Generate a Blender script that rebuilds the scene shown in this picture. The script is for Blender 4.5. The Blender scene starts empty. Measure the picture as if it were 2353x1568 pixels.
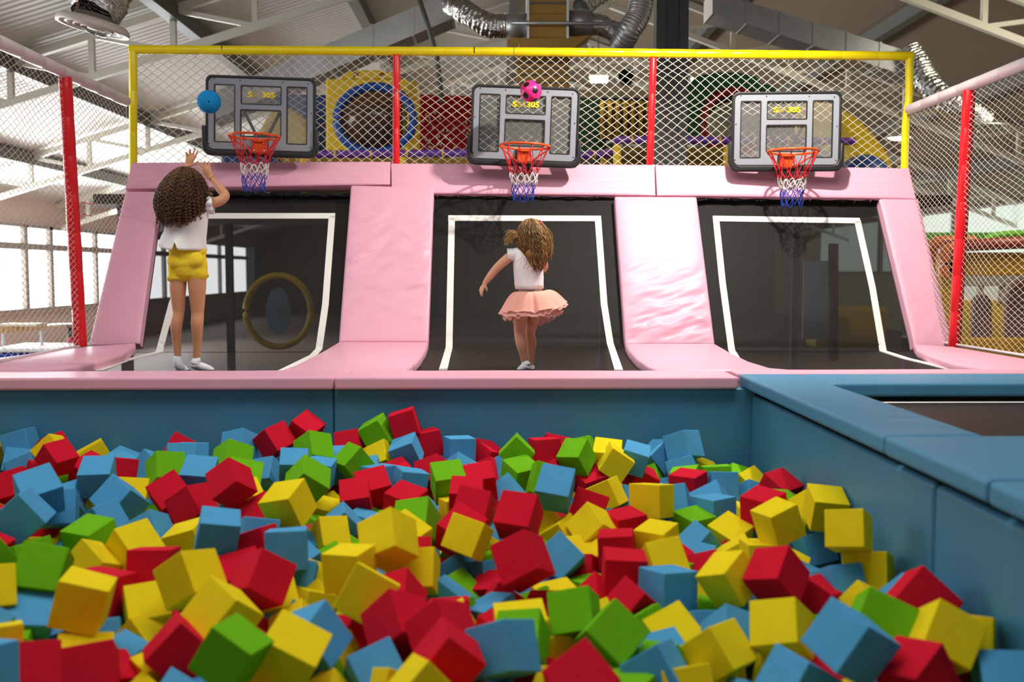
import bpy, bmesh, math, random
import numpy as np
from mathutils import Vector, Matrix, Quaternion, noise
random.seed(7); RNG = np.random.default_rng(7)
SC = bpy.context.scene
COL = SC.collection
PI = math.pi
# ------------------------------------------------------------------ camera (2353 x 1568 frame, 35 mm lens)
F, CX, CY = 2288.0, 1176.5, 784.0
TH, PS = math.atan(160/F), math.atan(34.5/F)
EYE = Vector((0, 0, 0.572))
FW = Vector((math.sin(PS)*math.cos(TH), math.cos(PS)*math.cos(TH), -math.sin(TH)))
RT = Vector((math.cos(PS), -math.sin(PS), 0)); UP = RT.cross(FW)
def ray(px, py): return RT*((px-CX)/F) - UP*((py-CY)/F) + FW
def U(px, py, Y):            # point seen at a pixel on the upright plane y = Y
    d = ray(px, py); return EYE + d*((Y-EYE.y)/d.y)
def UZ(px, py, z):           # ... on the level plane
    d = ray(px, py); return EYE + d*((z-EYE.z)/d.z)
def UP_(px, py, P, n):       # ... on any plane
    d = ray(px, py); return EYE + d*((P-EYE).dot(n)/d.dot(n))
def ppm(Y): return Y/F       # metres per pixel at a depth
cam = bpy.data.cameras.new('camera'); camo = bpy.data.objects.new('camera', cam); COL.objects.link(camo)
cam.sensor_width = 36; cam.lens = F*36/2353; cam.clip_start = .05; cam.clip_end = 200
camo.matrix_world = Matrix(((RT.x, UP.x, -FW.x, EYE.x), (RT.y, UP.y, -FW.y, EYE.y), (RT.z, UP.z, -FW.z, EYE.z), (0, 0, 0, 1)))
cam.dof.use_dof = True; cam.dof.focus_distance = 6.6; cam.dof.aperture_fstop = 1.9
SC.camera = camo
# ------------------------------------------------------------------ materials
def lin(c):
    return tuple(((x/255)/12.92 if x/255 <= .04045 else ((x/255+.055)/1.055)**2.4) for x in c)
def mat(name, rgb, rough=.6, spec=.3, metal=0, bump=0, bscale=60, var=0, vscale=5, alpha=1, emit=0, sheen=0, sss=0, wave=None, coat=0):
    m = bpy.data.materials.new(name); m.use_nodes = True
    nt = m.node_tree; b = nt.nodes['Principled BSDF']; L = nt.links
    c = (*lin(rgb), 1)
    b.inputs['Base Color'].default_value = c
    b.inputs['Roughness'].default_value = rough; b.inputs['Metallic'].default_value = metal
    b.inputs['Specular IOR Level'].default_value = spec
    b.inputs['Coat Weight'].default_value = coat
    b.inputs['Sheen Weight'].default_value = sheen
    if sss: b.inputs['Subsurface Weight'].default_value = sss; b.inputs['Subsurface Radius'].default_value = (.01, .005, .003)
    b.inputs['Alpha'].default_value = alpha
    if emit: b.inputs['Emission Color'].default_value = c; b.inputs['Emission Strength'].default_value = emit
    tc = nt.nodes.new('ShaderNodeTexCoord')
    if var:
        n = nt.nodes.new('ShaderNodeTexNoise'); n.inputs['Scale'].default_value = vscale; n.inputs['Detail'].default_value = 4
        L.new(tc.outputs['Object'], n.inputs['Vector'])
        r = nt.nodes.new('ShaderNodeMapRange'); r.inputs[1].default_value = .3; r.inputs[2].default_value = .7
        r.inputs[3].default_value = 1-var; r.inputs[4].default_value = 1+var
        L.new(n.outputs['Fac'], r.inputs[0])
        mx = nt.nodes.new('ShaderNodeVectorMath'); mx.operation = 'SCALE'; mx.inputs[0].default_value = c[:3]
        L.new(r.outputs[0], mx.inputs['Scale']); L.new(mx.outputs[0], b.inputs['Base Color'])
    if bump:
        if wave:
            n = nt.nodes.new('ShaderNodeTexWave'); n.bands_direction = wave; n.inputs['Scale'].default_value = bscale; n.inputs['Distortion'].default_value = .3
        else:
            n = nt.nodes.new('ShaderNodeTexNoise'); n.inputs['Scale'].default_value = bscale; n.inputs['Detail'].default_value = 3
        L.new(tc.outputs['Object'], n.inputs['Vector'])
        bp = nt.nodes.new('ShaderNodeBump'); bp.inputs['Strength'].default_value = bump; bp.inputs['Distance'].default_value = .02
        L.new(n.outputs['Fac'], bp.inputs['Height']); L.new(bp.outputs[0], b.inputs['Normal'])
    return m
M = {}
M['pink'] = mat('pink_vinyl', (232, 172, 194), .42, .35, bump=.05, bscale=9, var=.02)
M['blue_pad'] = mat('blue_vinyl', (74, 138, 174), .45, .35, bump=.05, bscale=9, var=.02)
M['foam_y'] = mat('yellow_foam', (243, 217, 30), .95, .1, bump=.12, bscale=170, var=.03, vscale=3)
M['foam_b'] = mat('blue_foam', (84, 162, 212), .95, .1, bump=.12, bscale=170, var=.03, vscale=3)
M['foam_r'] = mat('red_foam', (212, 26, 50), .95, .1, bump=.12, bscale=170, var=.03, vscale=3)
M['foam_g'] = mat('green_foam', (112, 186, 26), .95, .1, bump=.12, bscale=170, var=.03, vscale=3)
M['mat_black'] = mat('black_trampoline_mesh', (21, 19, 18), .6, .22, bump=.15, bscale=120, var=.25, vscale=14, alpha=.86)
M['mat_edge'] = mat('black_webbing', (18, 18, 19), .7, .2)
M['line'] = mat('white_line', (238, 236, 232), .6, .2, var=.03)
M['yellow_tube'] = mat('yellow_vinyl_tube', (250, 226, 8), .28, .5, bump=.12, bscale=14)
M['red_tube'] = mat('red_vinyl_tube', (226, 26, 36), .3, .5, bump=.12, bscale=16)
M['white_tube'] = mat('pale_vinyl_tube', (232, 220, 224), .3, .5, bump=.1, bscale=14)
M['net'] = mat('white_net_cord', (226, 216, 202), .75, .2)
M['black_plastic'] = mat('black_plastic', (34, 34, 36), .42, .4)
M['grey_board'] = mat('grey_board', (142, 146, 156), .5, .3)
M['orange'] = mat('orange_steel', (228, 84, 22), .32, .5)
M['chrome'] = mat('chrome', (210, 210, 210), .2, .5, metal=1)
M['logo'] = mat('yellow_print', (244, 214, 20), .5, .3)
M['logo_line'] = mat('print_outline', (190, 172, 66), .5, .3)
M['cord_r'] = mat('red_cord', (214, 44, 52), .7, .2); M['cord_w'] = mat('white_cord', (236, 232, 226), .7, .2); M['cord_b'] = mat('blue_cord', (44, 70, 168), .7, .2)
M['glass'] = mat('smoky_panel', (150, 150, 150), .12, .5, alpha=.22)
M['steel_white'] = mat('white_steel', (226, 222, 208), .5, .3)
M['steel_dark'] = mat('dark_steel', (98, 98, 92), .5, .3)
M['column'] = mat('dark_grey_column', (72, 74, 78), .5, .3)
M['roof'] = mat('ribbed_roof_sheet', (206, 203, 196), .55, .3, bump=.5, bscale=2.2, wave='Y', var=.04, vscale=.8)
M['duct'] = mat('galvanised_duct', (176, 178, 178), .4, .5, metal=.75, var=.1, vscale=3)
M['foil'] = mat('aluminium_foil_duct', (206, 206, 204), .24, .5, metal=1, bump=.9, bscale=22)
M['ochre'] = mat('ochre_duct', (166, 128, 58), .55, .3, var=.06)
M['gap'] = mat('black_gap', (12, 12, 14), .8, .1)
# ------------------------------------------------------------------ object helpers
def link(name, me, m=None, parent=None):
    o = bpy.data.objects.new(name, me); COL.objects.link(o)
    if m is not None:
        for x in (m if isinstance(m, (list, tuple)) else [m]): me.materials.append(x)
    if parent is not None:
        o.parent = parent; o.matrix_parent_inverse = parent.matrix_basis.inverted()
    return o
def tag(o, label=None, cat=None, group=None, kind=None):
    if label: o['label'] = label
    if cat: o['category'] = cat
    if group: o['group'] = group
    if kind: o['kind'] = kind
    return o
def thing(name, label, cat, loc=(0, 0, 0), group=None):
    o = bpy.data.objects.new(name, None); COL.objects.link(o); o.location = loc; o.empty_display_size = .1
    return tag(o, label, cat, group)
def from_bm(name, bm, m, parent=None, smooth=False):
    me = bpy.data.meshes.new(name); bm.normal_update(); bm.to_mesh(me); bm.free()
    if smooth: me.shade_smooth()
    return link(name, me, m, parent)
def raw(name, V, Fc, m, parent=None, smooth=False, mi=None):
    me = bpy.data.meshes.new(name); me.from_pydata([tuple(v) for v in V], [], Fc); me.update()
    o = link(name, me, m, parent)
    if mi is not None: me.polygons.foreach_set('material_index', mi)
    if smooth: me.shade_smooth()
    return o
def bev(bm, w, seg=2, ang=.6):
    es = [e for e in bm.edges if len(e.link_faces) == 2 and e.calc_face_angle(0) > ang]
    if es: bmesh.ops.bevel(bm, geom=es, offset=w, segments=seg, affect='EDGES', profile=.5, clamp_overlap=True)
def add_box(bm, c, s, mtx=None):
    vs = []
    for dx in (-.5, .5):
        for dy in (-.5, .5):
            for dz in (-.5, .5):
                p = Vector((c[0]+dx*s[0], c[1]+dy*s[1], c[2]+dz*s[2]))
                vs.append(bm.verts.new(mtx @ p if mtx else p))
    for f in ((0, 1, 3, 2), (4, 6, 7, 5), (0, 4, 5, 1), (2, 3, 7, 6), (0, 2, 6, 4), (1, 5, 7, 3)):
        bm.faces.new([vs[i] for i in f])
def box(name, c, s, m, parent=None, bw=0, seg=2, rot=None):
    bm = bmesh.new(); add_box(bm, (0, 0, 0), s); bmesh.ops.recalc_face_normals(bm, faces=bm.faces)
    if bw: bev(bm, bw, seg)
    mt = Matrix.Translation(Vector(c)) @ (rot.to_matrix().to_4x4() if rot else Matrix())
    bmesh.ops.transform(bm, matrix=mt, verts=bm.verts)
    return from_bm(name, bm, m, parent, smooth=False)
def add_bar(bm, a, b, w, h, up=Vector((0, 0, 1))):
    a = Vector(a); b = Vector(b); d = (b-a); L = d.length
    if L < 1e-6: return
    d.normalize(); s = d.cross(up)
    if s.length < 1e-4: s = Vector((1, 0, 0))
    s.normalize(); u = s.cross(d)
    add_box(bm, (0, L/2, 0), (w, L, h), Matrix(((s.x, d.x, u.x, a.x), (s.y, d.y, u.y, a.y), (s.z, d.z, u.z, a.z), (0, 0, 0, 1))))
def prism(name, poly, vec, m, parent=None, bw=.012, seg=3, smooth=True, wrinkle=0, sub=0):
    """solid from a face polygon pushed along vec, edges rounded"""
    bm = bmesh.new(); vec = Vector(vec)
    a = [bm.verts.new(Vector(p)) for p in poly]; b = [bm.verts.new(Vector(p)+vec) for p in poly]
    n = len(poly)
    bm.faces.new(a); bm.faces.new(list(reversed(b)))
    for i in range(n): bm.faces.new((a[i], b[i], b[(i+1) % n], a[(i+1) % n]))
    bmesh.ops.recalc_face_normals(bm, faces=bm.faces)
    if bw: bev(bm, bw, seg, .45)
    o = from_bm(name, bm, m, parent, smooth=False)
    if smooth: o.data.shade_auto_smooth(angle=.6) if hasattr(o.data, 'shade_auto_smooth') else o.data.shade_smooth()
    return o
def tube_data(lines, r, sides=6, cap=True):
    V = []; Fc = []
    for li, pts in enumerate(lines):
        P = np.asarray(pts, float); n = len(P)
        rr = r[li] if isinstance(r, list) else r
        rr = np.full(n, rr) if np.isscalar(rr) else np.asarray(rr, float)
        T = np.gradient(P, axis=0); T /= np.maximum(np.linalg.norm(T, axis=1, keepdims=True), 1e-9)
        ref = np.array([0, 0, 1.]) if abs(T[:, 2]).mean() < .8 else np.array([0, 1., 0])
        S = np.cross(T, ref); S /= np.maximum(np.linalg.norm(S, axis=1, keepdims=True), 1e-9); W = np.cross(S, T)
        a = np.arange(sides)*2*PI/sides
        ring = P[:, None]+(S[:, None]*np.cos(a)[None, :, None]+W[:, None]*np.sin(a)[None, :, None])*rr[:, None, None]
        b = len(V); V.extend(ring.reshape(-1, 3).tolist())
        for i in range(n-1):
            for k in range(sides):
                k2 = (k+1) % sides
                Fc.append((b+i*sides+k, b+i*sides+k2, b+(i+1)*sides+k2, b+(i+1)*sides+k))
        if cap and sides > 2:
            Fc.append(tuple(b+k for k in reversed(range(sides)))); Fc.append(tuple(b+(n-1)*sides+k for k in range(sides)))
    return V, Fc
def tubes(name, lines, r, m, parent=None, sides=6, smooth=True, cap=True):
    V, Fc = tube_data(lines, r, sides, cap); return raw(name, V, Fc, m, parent, smooth)
def spline(pts, n):
    P = np.asarray([list(p) for p in pts], float); k = len(P)
    Q = np.vstack([2*P[0]-P[1], P, 2*P[-1]-P[-2]]); out = []
    for t in np.linspace(0, k-1, n):
        i = min(int(t), k-2); u = t-i; a, b, c, d = Q[i], Q[i+1], Q[i+2], Q[i+3]
        out.append(.5*((2*b)+(c-a)*u+(2*a-5*b+4*c-d)*u*u+(3*b-a-3*c+d)*u**3))
    return np.array(out)
def padded_pipe(name, a, b, r, m, parent=None, seg=.3):
    """foam sleeved pipe: slightly puffed sleeves with pinched seams"""
    a = np.array(a); b = np.array(b); L = np.linalg.norm(b-a); n = max(2, int(round(L/seg))); P = []; R = []
    for i in range(n):
        j = random.uniform(-.1, .1)*seg/L
        for t, q in ((.004, .95), (.03, 1), (.5, 1.03), (.97, 1), (.996, .95)):
            P.append(a+(b-a)*((i+t)/n)); R.append(r*q*(1+.012*math.sin(i*7.3)))
    o = tubes(name, [P], [np.array(R)], m, parent, 20); return o
def loft(name, rings, m, parent=None, closed_top=False, closed_bot=False, smooth=True, solid=0):
    n = len(rings[0]); V = [tuple(p) for r in rings for p in r]; Fc = []
    for i in range(len(rings)-1):
        for k in range(n):
            k2 = (k+1) % n; Fc.append((i*n+k, i*n+k2, (i+1)*n+k2, (i+1)*n+k))
    if closed_bot: Fc.append(tuple(reversed(range(n))))
    if closed_top: Fc.append(tuple((len(rings)-1)*n+k for k in range(n)))
    o = raw(name, V, Fc, m, parent, smooth)
    if solid:
        md = o.modifiers.new('solid', 'SOLIDIFY'); md.thickness = solid; md.offset = 0
    return o
def lathe(name, prof, m, parent=None, n=48, at=(0, 0, 0), axis='Z', smooth=True):
    rings = []
    for r, h in prof:
        ring = []
        for k in range(n):
            a = 2*PI*k/n; x, y = r*math.cos(a), r*math.sin(a)
            p = (x, y, h) if axis == 'Z' else (x, -h, y)
            ring.append((p[0]+at[0], p[1]+at[1], p[2]+at[2]))
        rings.append(ring)
    return loft(name, rings, m, parent, smooth=smooth)
def bake(o):
    """apply modifiers of an object to its mesh"""
    dg = bpy.context.evaluated_depsgraph_get(); dg.update()
    me = bpy.data.meshes.new_from_object(o.evaluated_get(dg), depsgraph=dg)
    o.modifiers.clear(); o.data = me; return o
def rrect(x0, y0, x1, y1, r, n=6):
    P = []
    for cx, cy, a0 in ((x1-r, y1-r, 0), (x0+r, y1-r, 90), (x0+r, y0+r, 180), (x1-r, y0+r, 270)):
        for k in range(n+1):
            a = math.radians(a0+90*k/n); P.append((cx+r*math.cos(a), cy+r*math.sin(a)))
    return P
def plate(name, outlines, thick, m, parent=None, mtx=None, bevel=0):
    """flat plate with holes, local x-z plane, thickness along y"""
    cu = bpy.data.curves.new(name, 'CURVE'); cu.dimensions = '2D'; cu.fill_mode = 'BOTH'; cu.extrude = thick/2-bevel; cu.bevel_depth = bevel; cu.offset = -bevel
    for ol in outlines:
        s = cu.splines.new('POLY'); s.points.add(len(ol)-1)
        for i, p in enumerate(ol): s.points[i].co = (p[0], p[1], 0, 1)
        s.use_cyclic_u = True
    t = bpy.data.objects.new(name, cu); COL.objects.link(t)
    dg = bpy.context.evaluated_depsgraph_get(); me = bpy.data.meshes.new_from_object(t.evaluated_get(dg), depsgraph=dg)
    bpy.data.objects.remove(t); bpy.data.curves.remove(cu)
    me.transform(Matrix.Rotation(PI/2, 4, 'X'))
    if mtx: me.transform(mtx)
    me.materials.clear()
    return link(name, me, m, parent)
def diamond_net(name, P00, P10, P11, P01, nu, nv, r, m, wob=.01, seed=0, parent=None, sag=0):
    P00, P10, P11, P01 = [np.array(p) for p in (P00, P10, P11, P01)]
    nrm = np.cross(P10-P00, P01-P00); nrm /= np.linalg.norm(nrm)
    eu = (P10-P00)/np.linalg.norm(P10-P00); ev = (P01-P00)/np.linalg.norm(P01-P00)
    def node(i, j):
        u, v = i/(2*nu), j/(2*nv)
        p = (P00*(1-u)+P10*u)*(1-v)+(P01*(1-u)+P11*u)*v
        e = math.sin(PI*u)*math.sin(PI*v)
        q = Vector((u*6+seed, v*4, seed*1.7)); w = noise.noise_vector(q)
        f = min(1, 4*min(u, 1-u, v, 1-v)+.12)
        return p+(nrm*w.x*1.5+eu*w.y+ev*w.z)*wob*f - np.array([0, 0, sag])*e
    lines = []
    starts = [(i, 0) for i in range(0, 2*nu+1, 2)]+[(0, j) for j in range(2, 2*nv+1, 2)]
    for i, j in starts:
        L = []
        while i <= 2*nu and j <= 2*nv: L.append(node(i, j)); i += 1; j += 1
        if len(L) > 1: lines.append(L)
    starts = [(i, 0) for i in range(0, 2*nu+1, 2)]+[(2*nu, j) for j in range(2, 2*nv+1, 2)]
    for i, j in starts:
        L = []
        while i >= 0 and j <= 2*nv: L.append(node(i, j)); i -= 1; j += 1
        if len(L) > 1: lines.append(L)
    for u0, u1, v0, v1 in ((0, 1, 0, 0), (0, 1, 1, 1), (0, 0, 0, 1), (1, 1, 0, 1)):
        lines.append([node(2*nu*(u0+(u1-u0)*t), 2*nv*(v0+(v1-v0)*t)) for t in np.linspace(0, 1, 24)])
    return tubes(name, lines, r, m, parent, 4, True, False)

# ================================================================== foam pit: padded walls and edge pads
def pad(name, poly, vec, m, label, cat='pad', bw=.018, group=None, seg=3):
    o = prism(name, poly, vec, m, None, bw, seg); return tag(o, label, cat, group)
XW = 1.40; YW = 5.42; XJ = (763-1142)*5.40/F
WZ = -1.22
box_ = lambda n, x0, x1, y0, y1, z0, z1, m, bw=.02: box(n, ((x0+x1)/2, (y0+y1)/2, (z0+z1)/2), (x1-x0, y1-y0, z1-z0), m, None, bw, 3)
tag(box_('wall_pad', -4.6, XJ-.002, YW, YW+.08, WZ, -.07, M['blue_pad'], .012), 'blue padded panel of the far pit wall, left of its seam', 'wall pad', 'padded panels lining the pit')
tag(box_('wall_pad', XJ+.002, XW+.10, YW, YW+.08, WZ, -.07, M['blue_pad'], .012), 'blue padded panel of the far pit wall, between its seam and the corner', 'wall pad', 'padded panels lining the pit')
YS = 3.13
tag(box_('wall_pad', XW, XW+.08, YS+.004, YW-.004, WZ, -.106, M['blue_pad'], .02), 'blue padded panel of the side pit wall, from the far corner to the seam', 'wall pad', 'padded panels lining the pit')
tag(box_('wall_pad', XW, XW+.08, 1.15, YS-.004, WZ, -.106, M['blue_pad'], .02), 'blue padded panel of the side pit wall, on the near side of its seam', 'wall pad', 'padded panels lining the pit')
tag(box_('pit_frame', XW+.02, XW+.34, 1.15, YW+.3, WZ, -.078, M['gap'], 0), 'black frame showing in the gap under the blue edge pads', 'frame')
# pink edge pads on top of the far wall
def edge_profile(x0, x1, y0, y1, z0, z1, name, m, label, lmit=0, rmit=0, wav=.004):
    bm = bmesh.new(); n = max(8, int((x1-x0)/.12)); rows = []
    for i in range(n+1):
        t = i/n; xf = x0+(x1-x0)*t; xb = (x0+lmit)+(x1+rmit-x0-lmit)*t
        w = wav*noise.noise(Vector((xf*1.3, y0, 3)))
        rows.append([bm.verts.new(p) for p in ((xf, y0, z0), (xb, y1, z0), (xb, y1, z1+w*1.5), (xf, y0, z1+w))])
    for a, b in zip(rows, rows[1:]):
        for k in range(4): bm.faces.new((a[k], a[(k+1) % 4], b[(k+1) % 4], b[k]))
    bm.faces.new(rows[0]); bm.faces.new(list(reversed(rows[-1])))
    bmesh.ops.recalc_face_normals(bm, faces=bm.faces); bev(bm, .014, 3, .8)
    o = from_bm(name, bm, m); o.data.shade_auto_smooth(angle=.6) if hasattr(o.data, 'shade_auto_smooth') else None
    return tag(o, label, 'pad', 'edge pads around the pit')
cj = (765-1142)*5.366/F; cr = (1703-1142)*5.366/F
edge_profile(-4.6, cj-.004, 5.366, 5.75, -.068, 0, 'edge_pad', M['pink'], 'pink edge pad on the far pit wall, in front of the girl in yellow shorts', 0, .045)
edge_profile(cj+.004, cr, 5.366, 5.75, -.068, 0, 'edge_pad', M['pink'], 'pink edge pad on the far pit wall, in front of the girl in the tutu', .045, 0)
edge_profile(cr+.03, 5.2, 5.53, 5.74, -.05, .004, 'edge_pad', M['pink'], 'narrow pink edge pad behind the blue cross pad', 0, 0, .003)
# blue edge pads along the side wall
def blue_pad(x0, x1, y0, y1, label, wav=.004, z1=0, th=.07):
    bm = bmesh.new(); nx = max(2, int((x1-x0)/.08)); ny = max(2, int((y1-y0)/.05)); g = []
    for i in range(nx+1):
        col = []
        for j in range(ny+1):
            x = x0+(x1-x0)*i/nx; y = y0+(y1-y0)*j/ny
            e = min(1, 5*min(i/nx, 1-i/nx, j/ny, 1-j/ny)+.2)
            w = wav*noise.noise(Vector((x*1.6+y*2.2, y*9, 1)))*e
            col.append(bm.verts.new((x, y, z1+w)))
        g.append(col)
    for i in range(nx):
        for j in range(ny): bm.faces.new((g[i][j], g[i+1][j], g[i+1][j+1], g[i][j+1]))
    r = bmesh.ops.extrude_face_region(bm, geom=list(bm.faces))
    for v in r['geom']:
        if isinstance(v, bmesh.types.BMVert): v.co.z = z1-th
    bmesh.ops.recalc_face_normals(bm, faces=bm.faces); bev(bm, .016, 3, .9)
    o = from_bm('edge_pad', bm, M['blue_pad']); o.data.shade_auto_smooth(angle=.6) if hasattr(o.data, 'shade_auto_smooth') else None
    return tag(o, label, 'pad', 'edge pads around the pit')
blue_pad(1.352, 1.705, 3.43, 5.515, 'long creased blue edge pad running from the pink corner along the side wall', .007)
blue_pad(1.712, 5.2, 5.03, 5.52, 'blue cross pad behind the dark trampoline beside the pit', .003)
blue_pad(1.345, 2.75, 2.68, 3.41, 'wide smooth blue edge pad next along the side wall toward the camera', .003, .002)
blue_pad(1.34, 2.75, 1.3, 2.665, 'nearest blue edge pad, cut off by the frame', .003, .002)
# ================================================================== inclined trampolines
P0 = Vector((0, 7.66, .03)); IV = Vector((0, .66, 1.2)).normalized(); IN = Vector((0, -IV.z, IV.y))
def I(px, py, off=0): return UP_(px, py, P0+IN*off, IN)
def ipad(name, px, label, off=0, th=.075, group=None, bw=.018):
    return pad(name, [I(x, y, off) for x, y in px], -IN*th, M['pink'], label, 'pad', bw, group)
def wrinkled(name, px, label, off, th, amp, zone, group):
    """padded panel whose front is a fine grid so that the vinyl creases"""
    c = [I(x, y, off) for x, y in px]   # bl, br, tr, tl
    bm = bmesh.new(); nx, ny = 36, 90; g = []
    for i in range(nx+1):
        col = []
        for j in range(ny+1):
            u, v = i/nx, j/ny
            p = (c[0]*(1-u)+c[1]*u)*(1-v)+(c[3]*(1-u)+c[2]*u)*v
            e = min(1, 10*min(u, 1-u)+.15)*min(1, 12*min(v, 1-v)+.1)
            k = zone(u, v)
            w = noise.noise(Vector((u*1.6+v*2.0, v*15-u*2.5+1.2*noise.noise(Vector((u*3, v*3, 5))), 2)))
            w2 = noise.noise(Vector((u*4, v*34-u*5, 9)))
            pu = .012*(1-(2*u-1)**8)*(1-(2*v-1)**16)
            col.append(bm.verts.new(p+IN*((w*amp+w2*amp*.4)*k*e+pu)))
        g.append(col)
    for i in range(nx):
        for j in range(ny): bm.faces.new((g[i][j], g[i+1][j], g[i+1][j+1], g[i][j+1]))
    r = bmesh.ops.extrude_face_region(bm, geom=list(bm.faces))
    back = [v for v in r['geom'] if isinstance(v, bmesh.types.BMVert)]
    for v in back:
        d = (v.co-(P0+IN*off)).dot(IN); v.co -= IN*(d+th)
    bmesh.ops.recalc_face_normals(bm, faces=bm.faces); bev(bm, .016, 3, .9)
    o = from_bm(name, bm, M['pink'])
    o.data.shade_auto_smooth(angle=.7) if hasattr(o.data, 'shade_auto_smooth') else None
    return tag(o, label, 'pad', group)
gh = 'pink pads across the top of the trampolines'
wrinkled('header_pad', ((288, 434), (896, 424), (897, 372), (303, 374)), 'pink header pad above the first trampoline, beside the curly haired girl', .03, .09, .004, lambda u, v: .7, gh)
wrinkled('header_pad', ((900, 444), (1506, 449), (1504, 379), (899, 376)), 'pink header pad under the middle basketball hoop', .03, .09, .003, lambda u, v: .5, gh)
wrinkled('header_pad', ((1510, 449), (2105, 457), (2089, 387), (1506, 379)), 'pink header pad above the third trampoline, ending at the yellow post', .03, .09, .003, lambda u, v: .6, gh)
gc = 'sloping pink pads between the trampolines'
wrinkled('column_pad', ((778, 787), (984, 787), (997, 430), (806, 425)), 'sloping creased pink pad between the first two trampolines', .055, .095, .017, lambda u, v: max(.15, 1.05-abs(v-.52)*1.7), gc)
wrinkled('column_pad', ((1437, 793), (1643, 792), (1601, 452), (1412, 451)), 'sloping pink pad between the middle and third trampolines, heavily creased at its foot', .055, .095, .020, lambda u, v: max(.1, 1.15-v*1.7), gc)
wrinkled('side_pad', ((204, 795), (320, 790), (368, 440), (288, 440)), 'smooth sloping pink side pad behind the curly haired girl', .02, .10, .003, lambda u, v: .5, gc)
wrinkled('side_pad', ((2102, 797), (2190, 797), (2110, 457), (2020, 455)), 'sloping pink side pad next to the red post, beyond the third trampoline', .02, .10, .003, lambda u, v: max(.2, .9-v), gc)
# flat pads on the deck
TP = Vector((0, 5.75, 0)); TNn = Vector((0, -.03, 1.85)).normalized()
def Tp(px, py, o=0): return UP_(px, py, TP+TNn*o, TNn)
def flat(px, label, th=.06):
    poly = [Tp(x, y, .004) for x, y in px]
    return pad('deck_pad', poly, (0, 0, -th), M['pink'], label, 'pad', .014, 'pink pads lying between the trampolines')
flat([(206, 796), (312, 789), (311, 797), (283, 815), (225, 833), (150, 846), (70, 851), (-60, 851.5), (-250, 850), (0, 822)], 'pink pad on the deck below the red post, left of the first trampoline')
flat([(778, 786), (985, 786), (979, 803), (966, 823), (949, 840), (932, 850.5), (648, 850.5), (684, 837), (716, 821), (748, 804)], 'curved pink pad on the deck between the first two trampolines')
flat([(1436, 790), (1643, 790), (1680, 811), (1722, 831), (1772, 846), (1832, 851), (1510, 850.5), (1488, 843), (1462, 825), (1444, 805)], 'curved pink pad on the deck between the middle and third trampolines')
flat([(2098, 791), (2192, 797), (2353, 824), (2560, 846), (2420, 851), (2330, 850.5), (2255, 846), (2192, 836), (2140, 820), (2106, 804)], 'pink pad on the deck below the red post, by the third trampoline')
# beds: profile in (y, z), same along x
def bed_profile(yf, zf, zflat, top_y, n=10):
    """flat bed, short curve at the fold, sloping bed"""
    Pf = np.array([yf, zf]); d = np.array([IV.y, IV.z])
    a = [(5.70, zflat), (6.2, zflat-.004), (6.8, zflat), (yf-.16, zflat+(zf-zflat)*.25)]
    b = [tuple(Pf+d*s+np.array([0, 0])) for s in (.0, .10, .3, .6, .9, 1.2, 1.5)]
    pts = spline([Vector((0, *p)) for p in a+b], 60)[:, 1:]
    return pts
def bed_hit(prof, px, py):
    d = ray(px, py); best = None
    for (y0, z0), (y1, z1) in zip(prof, prof[1:]):
        def g(y, z): return z-(EYE.z+d.z/d.y*y)
        g0, g1 = g(y0, z0), g(y1, z1)
        if g0 == g1 or g0*g1 > 0: continue
        t = g0/(g0-g1); y = y0+(y1-y0)*t; z = z0+(z1-z0)*t
        return Vector((d.x/d.y*y, y, z))
    return None
tl = ['first inclined trampoline of black mesh, behind the girl in yellow shorts', 'middle inclined trampoline of black mesh, behind the girl in the tutu', 'third inclined trampoline of black mesh, with nobody on it']
specs = [dict(fold=808, xl=(315, 395), xr=(800, 815), lines=[[(228, 853), (290, 829), (366, 810), (395, 700), (470, 497)], [(470, 497), (770, 497)], [(763, 497), (748, 700), (733, 803), (720, 818), (640, 858)]]),
         dict(fold=789, xl=(965, 985), xr=(1440, 1425), lines=[[(1018, 852), (1032, 800), (1034, 700), (1038, 502)], [(1030, 502), (1381, 503)], [(1374, 503), (1388, 700), (1402, 790), (1422, 852)]]),
         dict(fold=808, xl=(1640, 1600), xr=(2110, 2050), lines=[[(1695, 830), (1681, 806), (1660, 650), (1645, 503)], [(1638, 503), (1976, 508)], [(1970, 508), (2004, 660), (2029, 808), (2085, 826), (2200, 853)]])]
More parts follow.
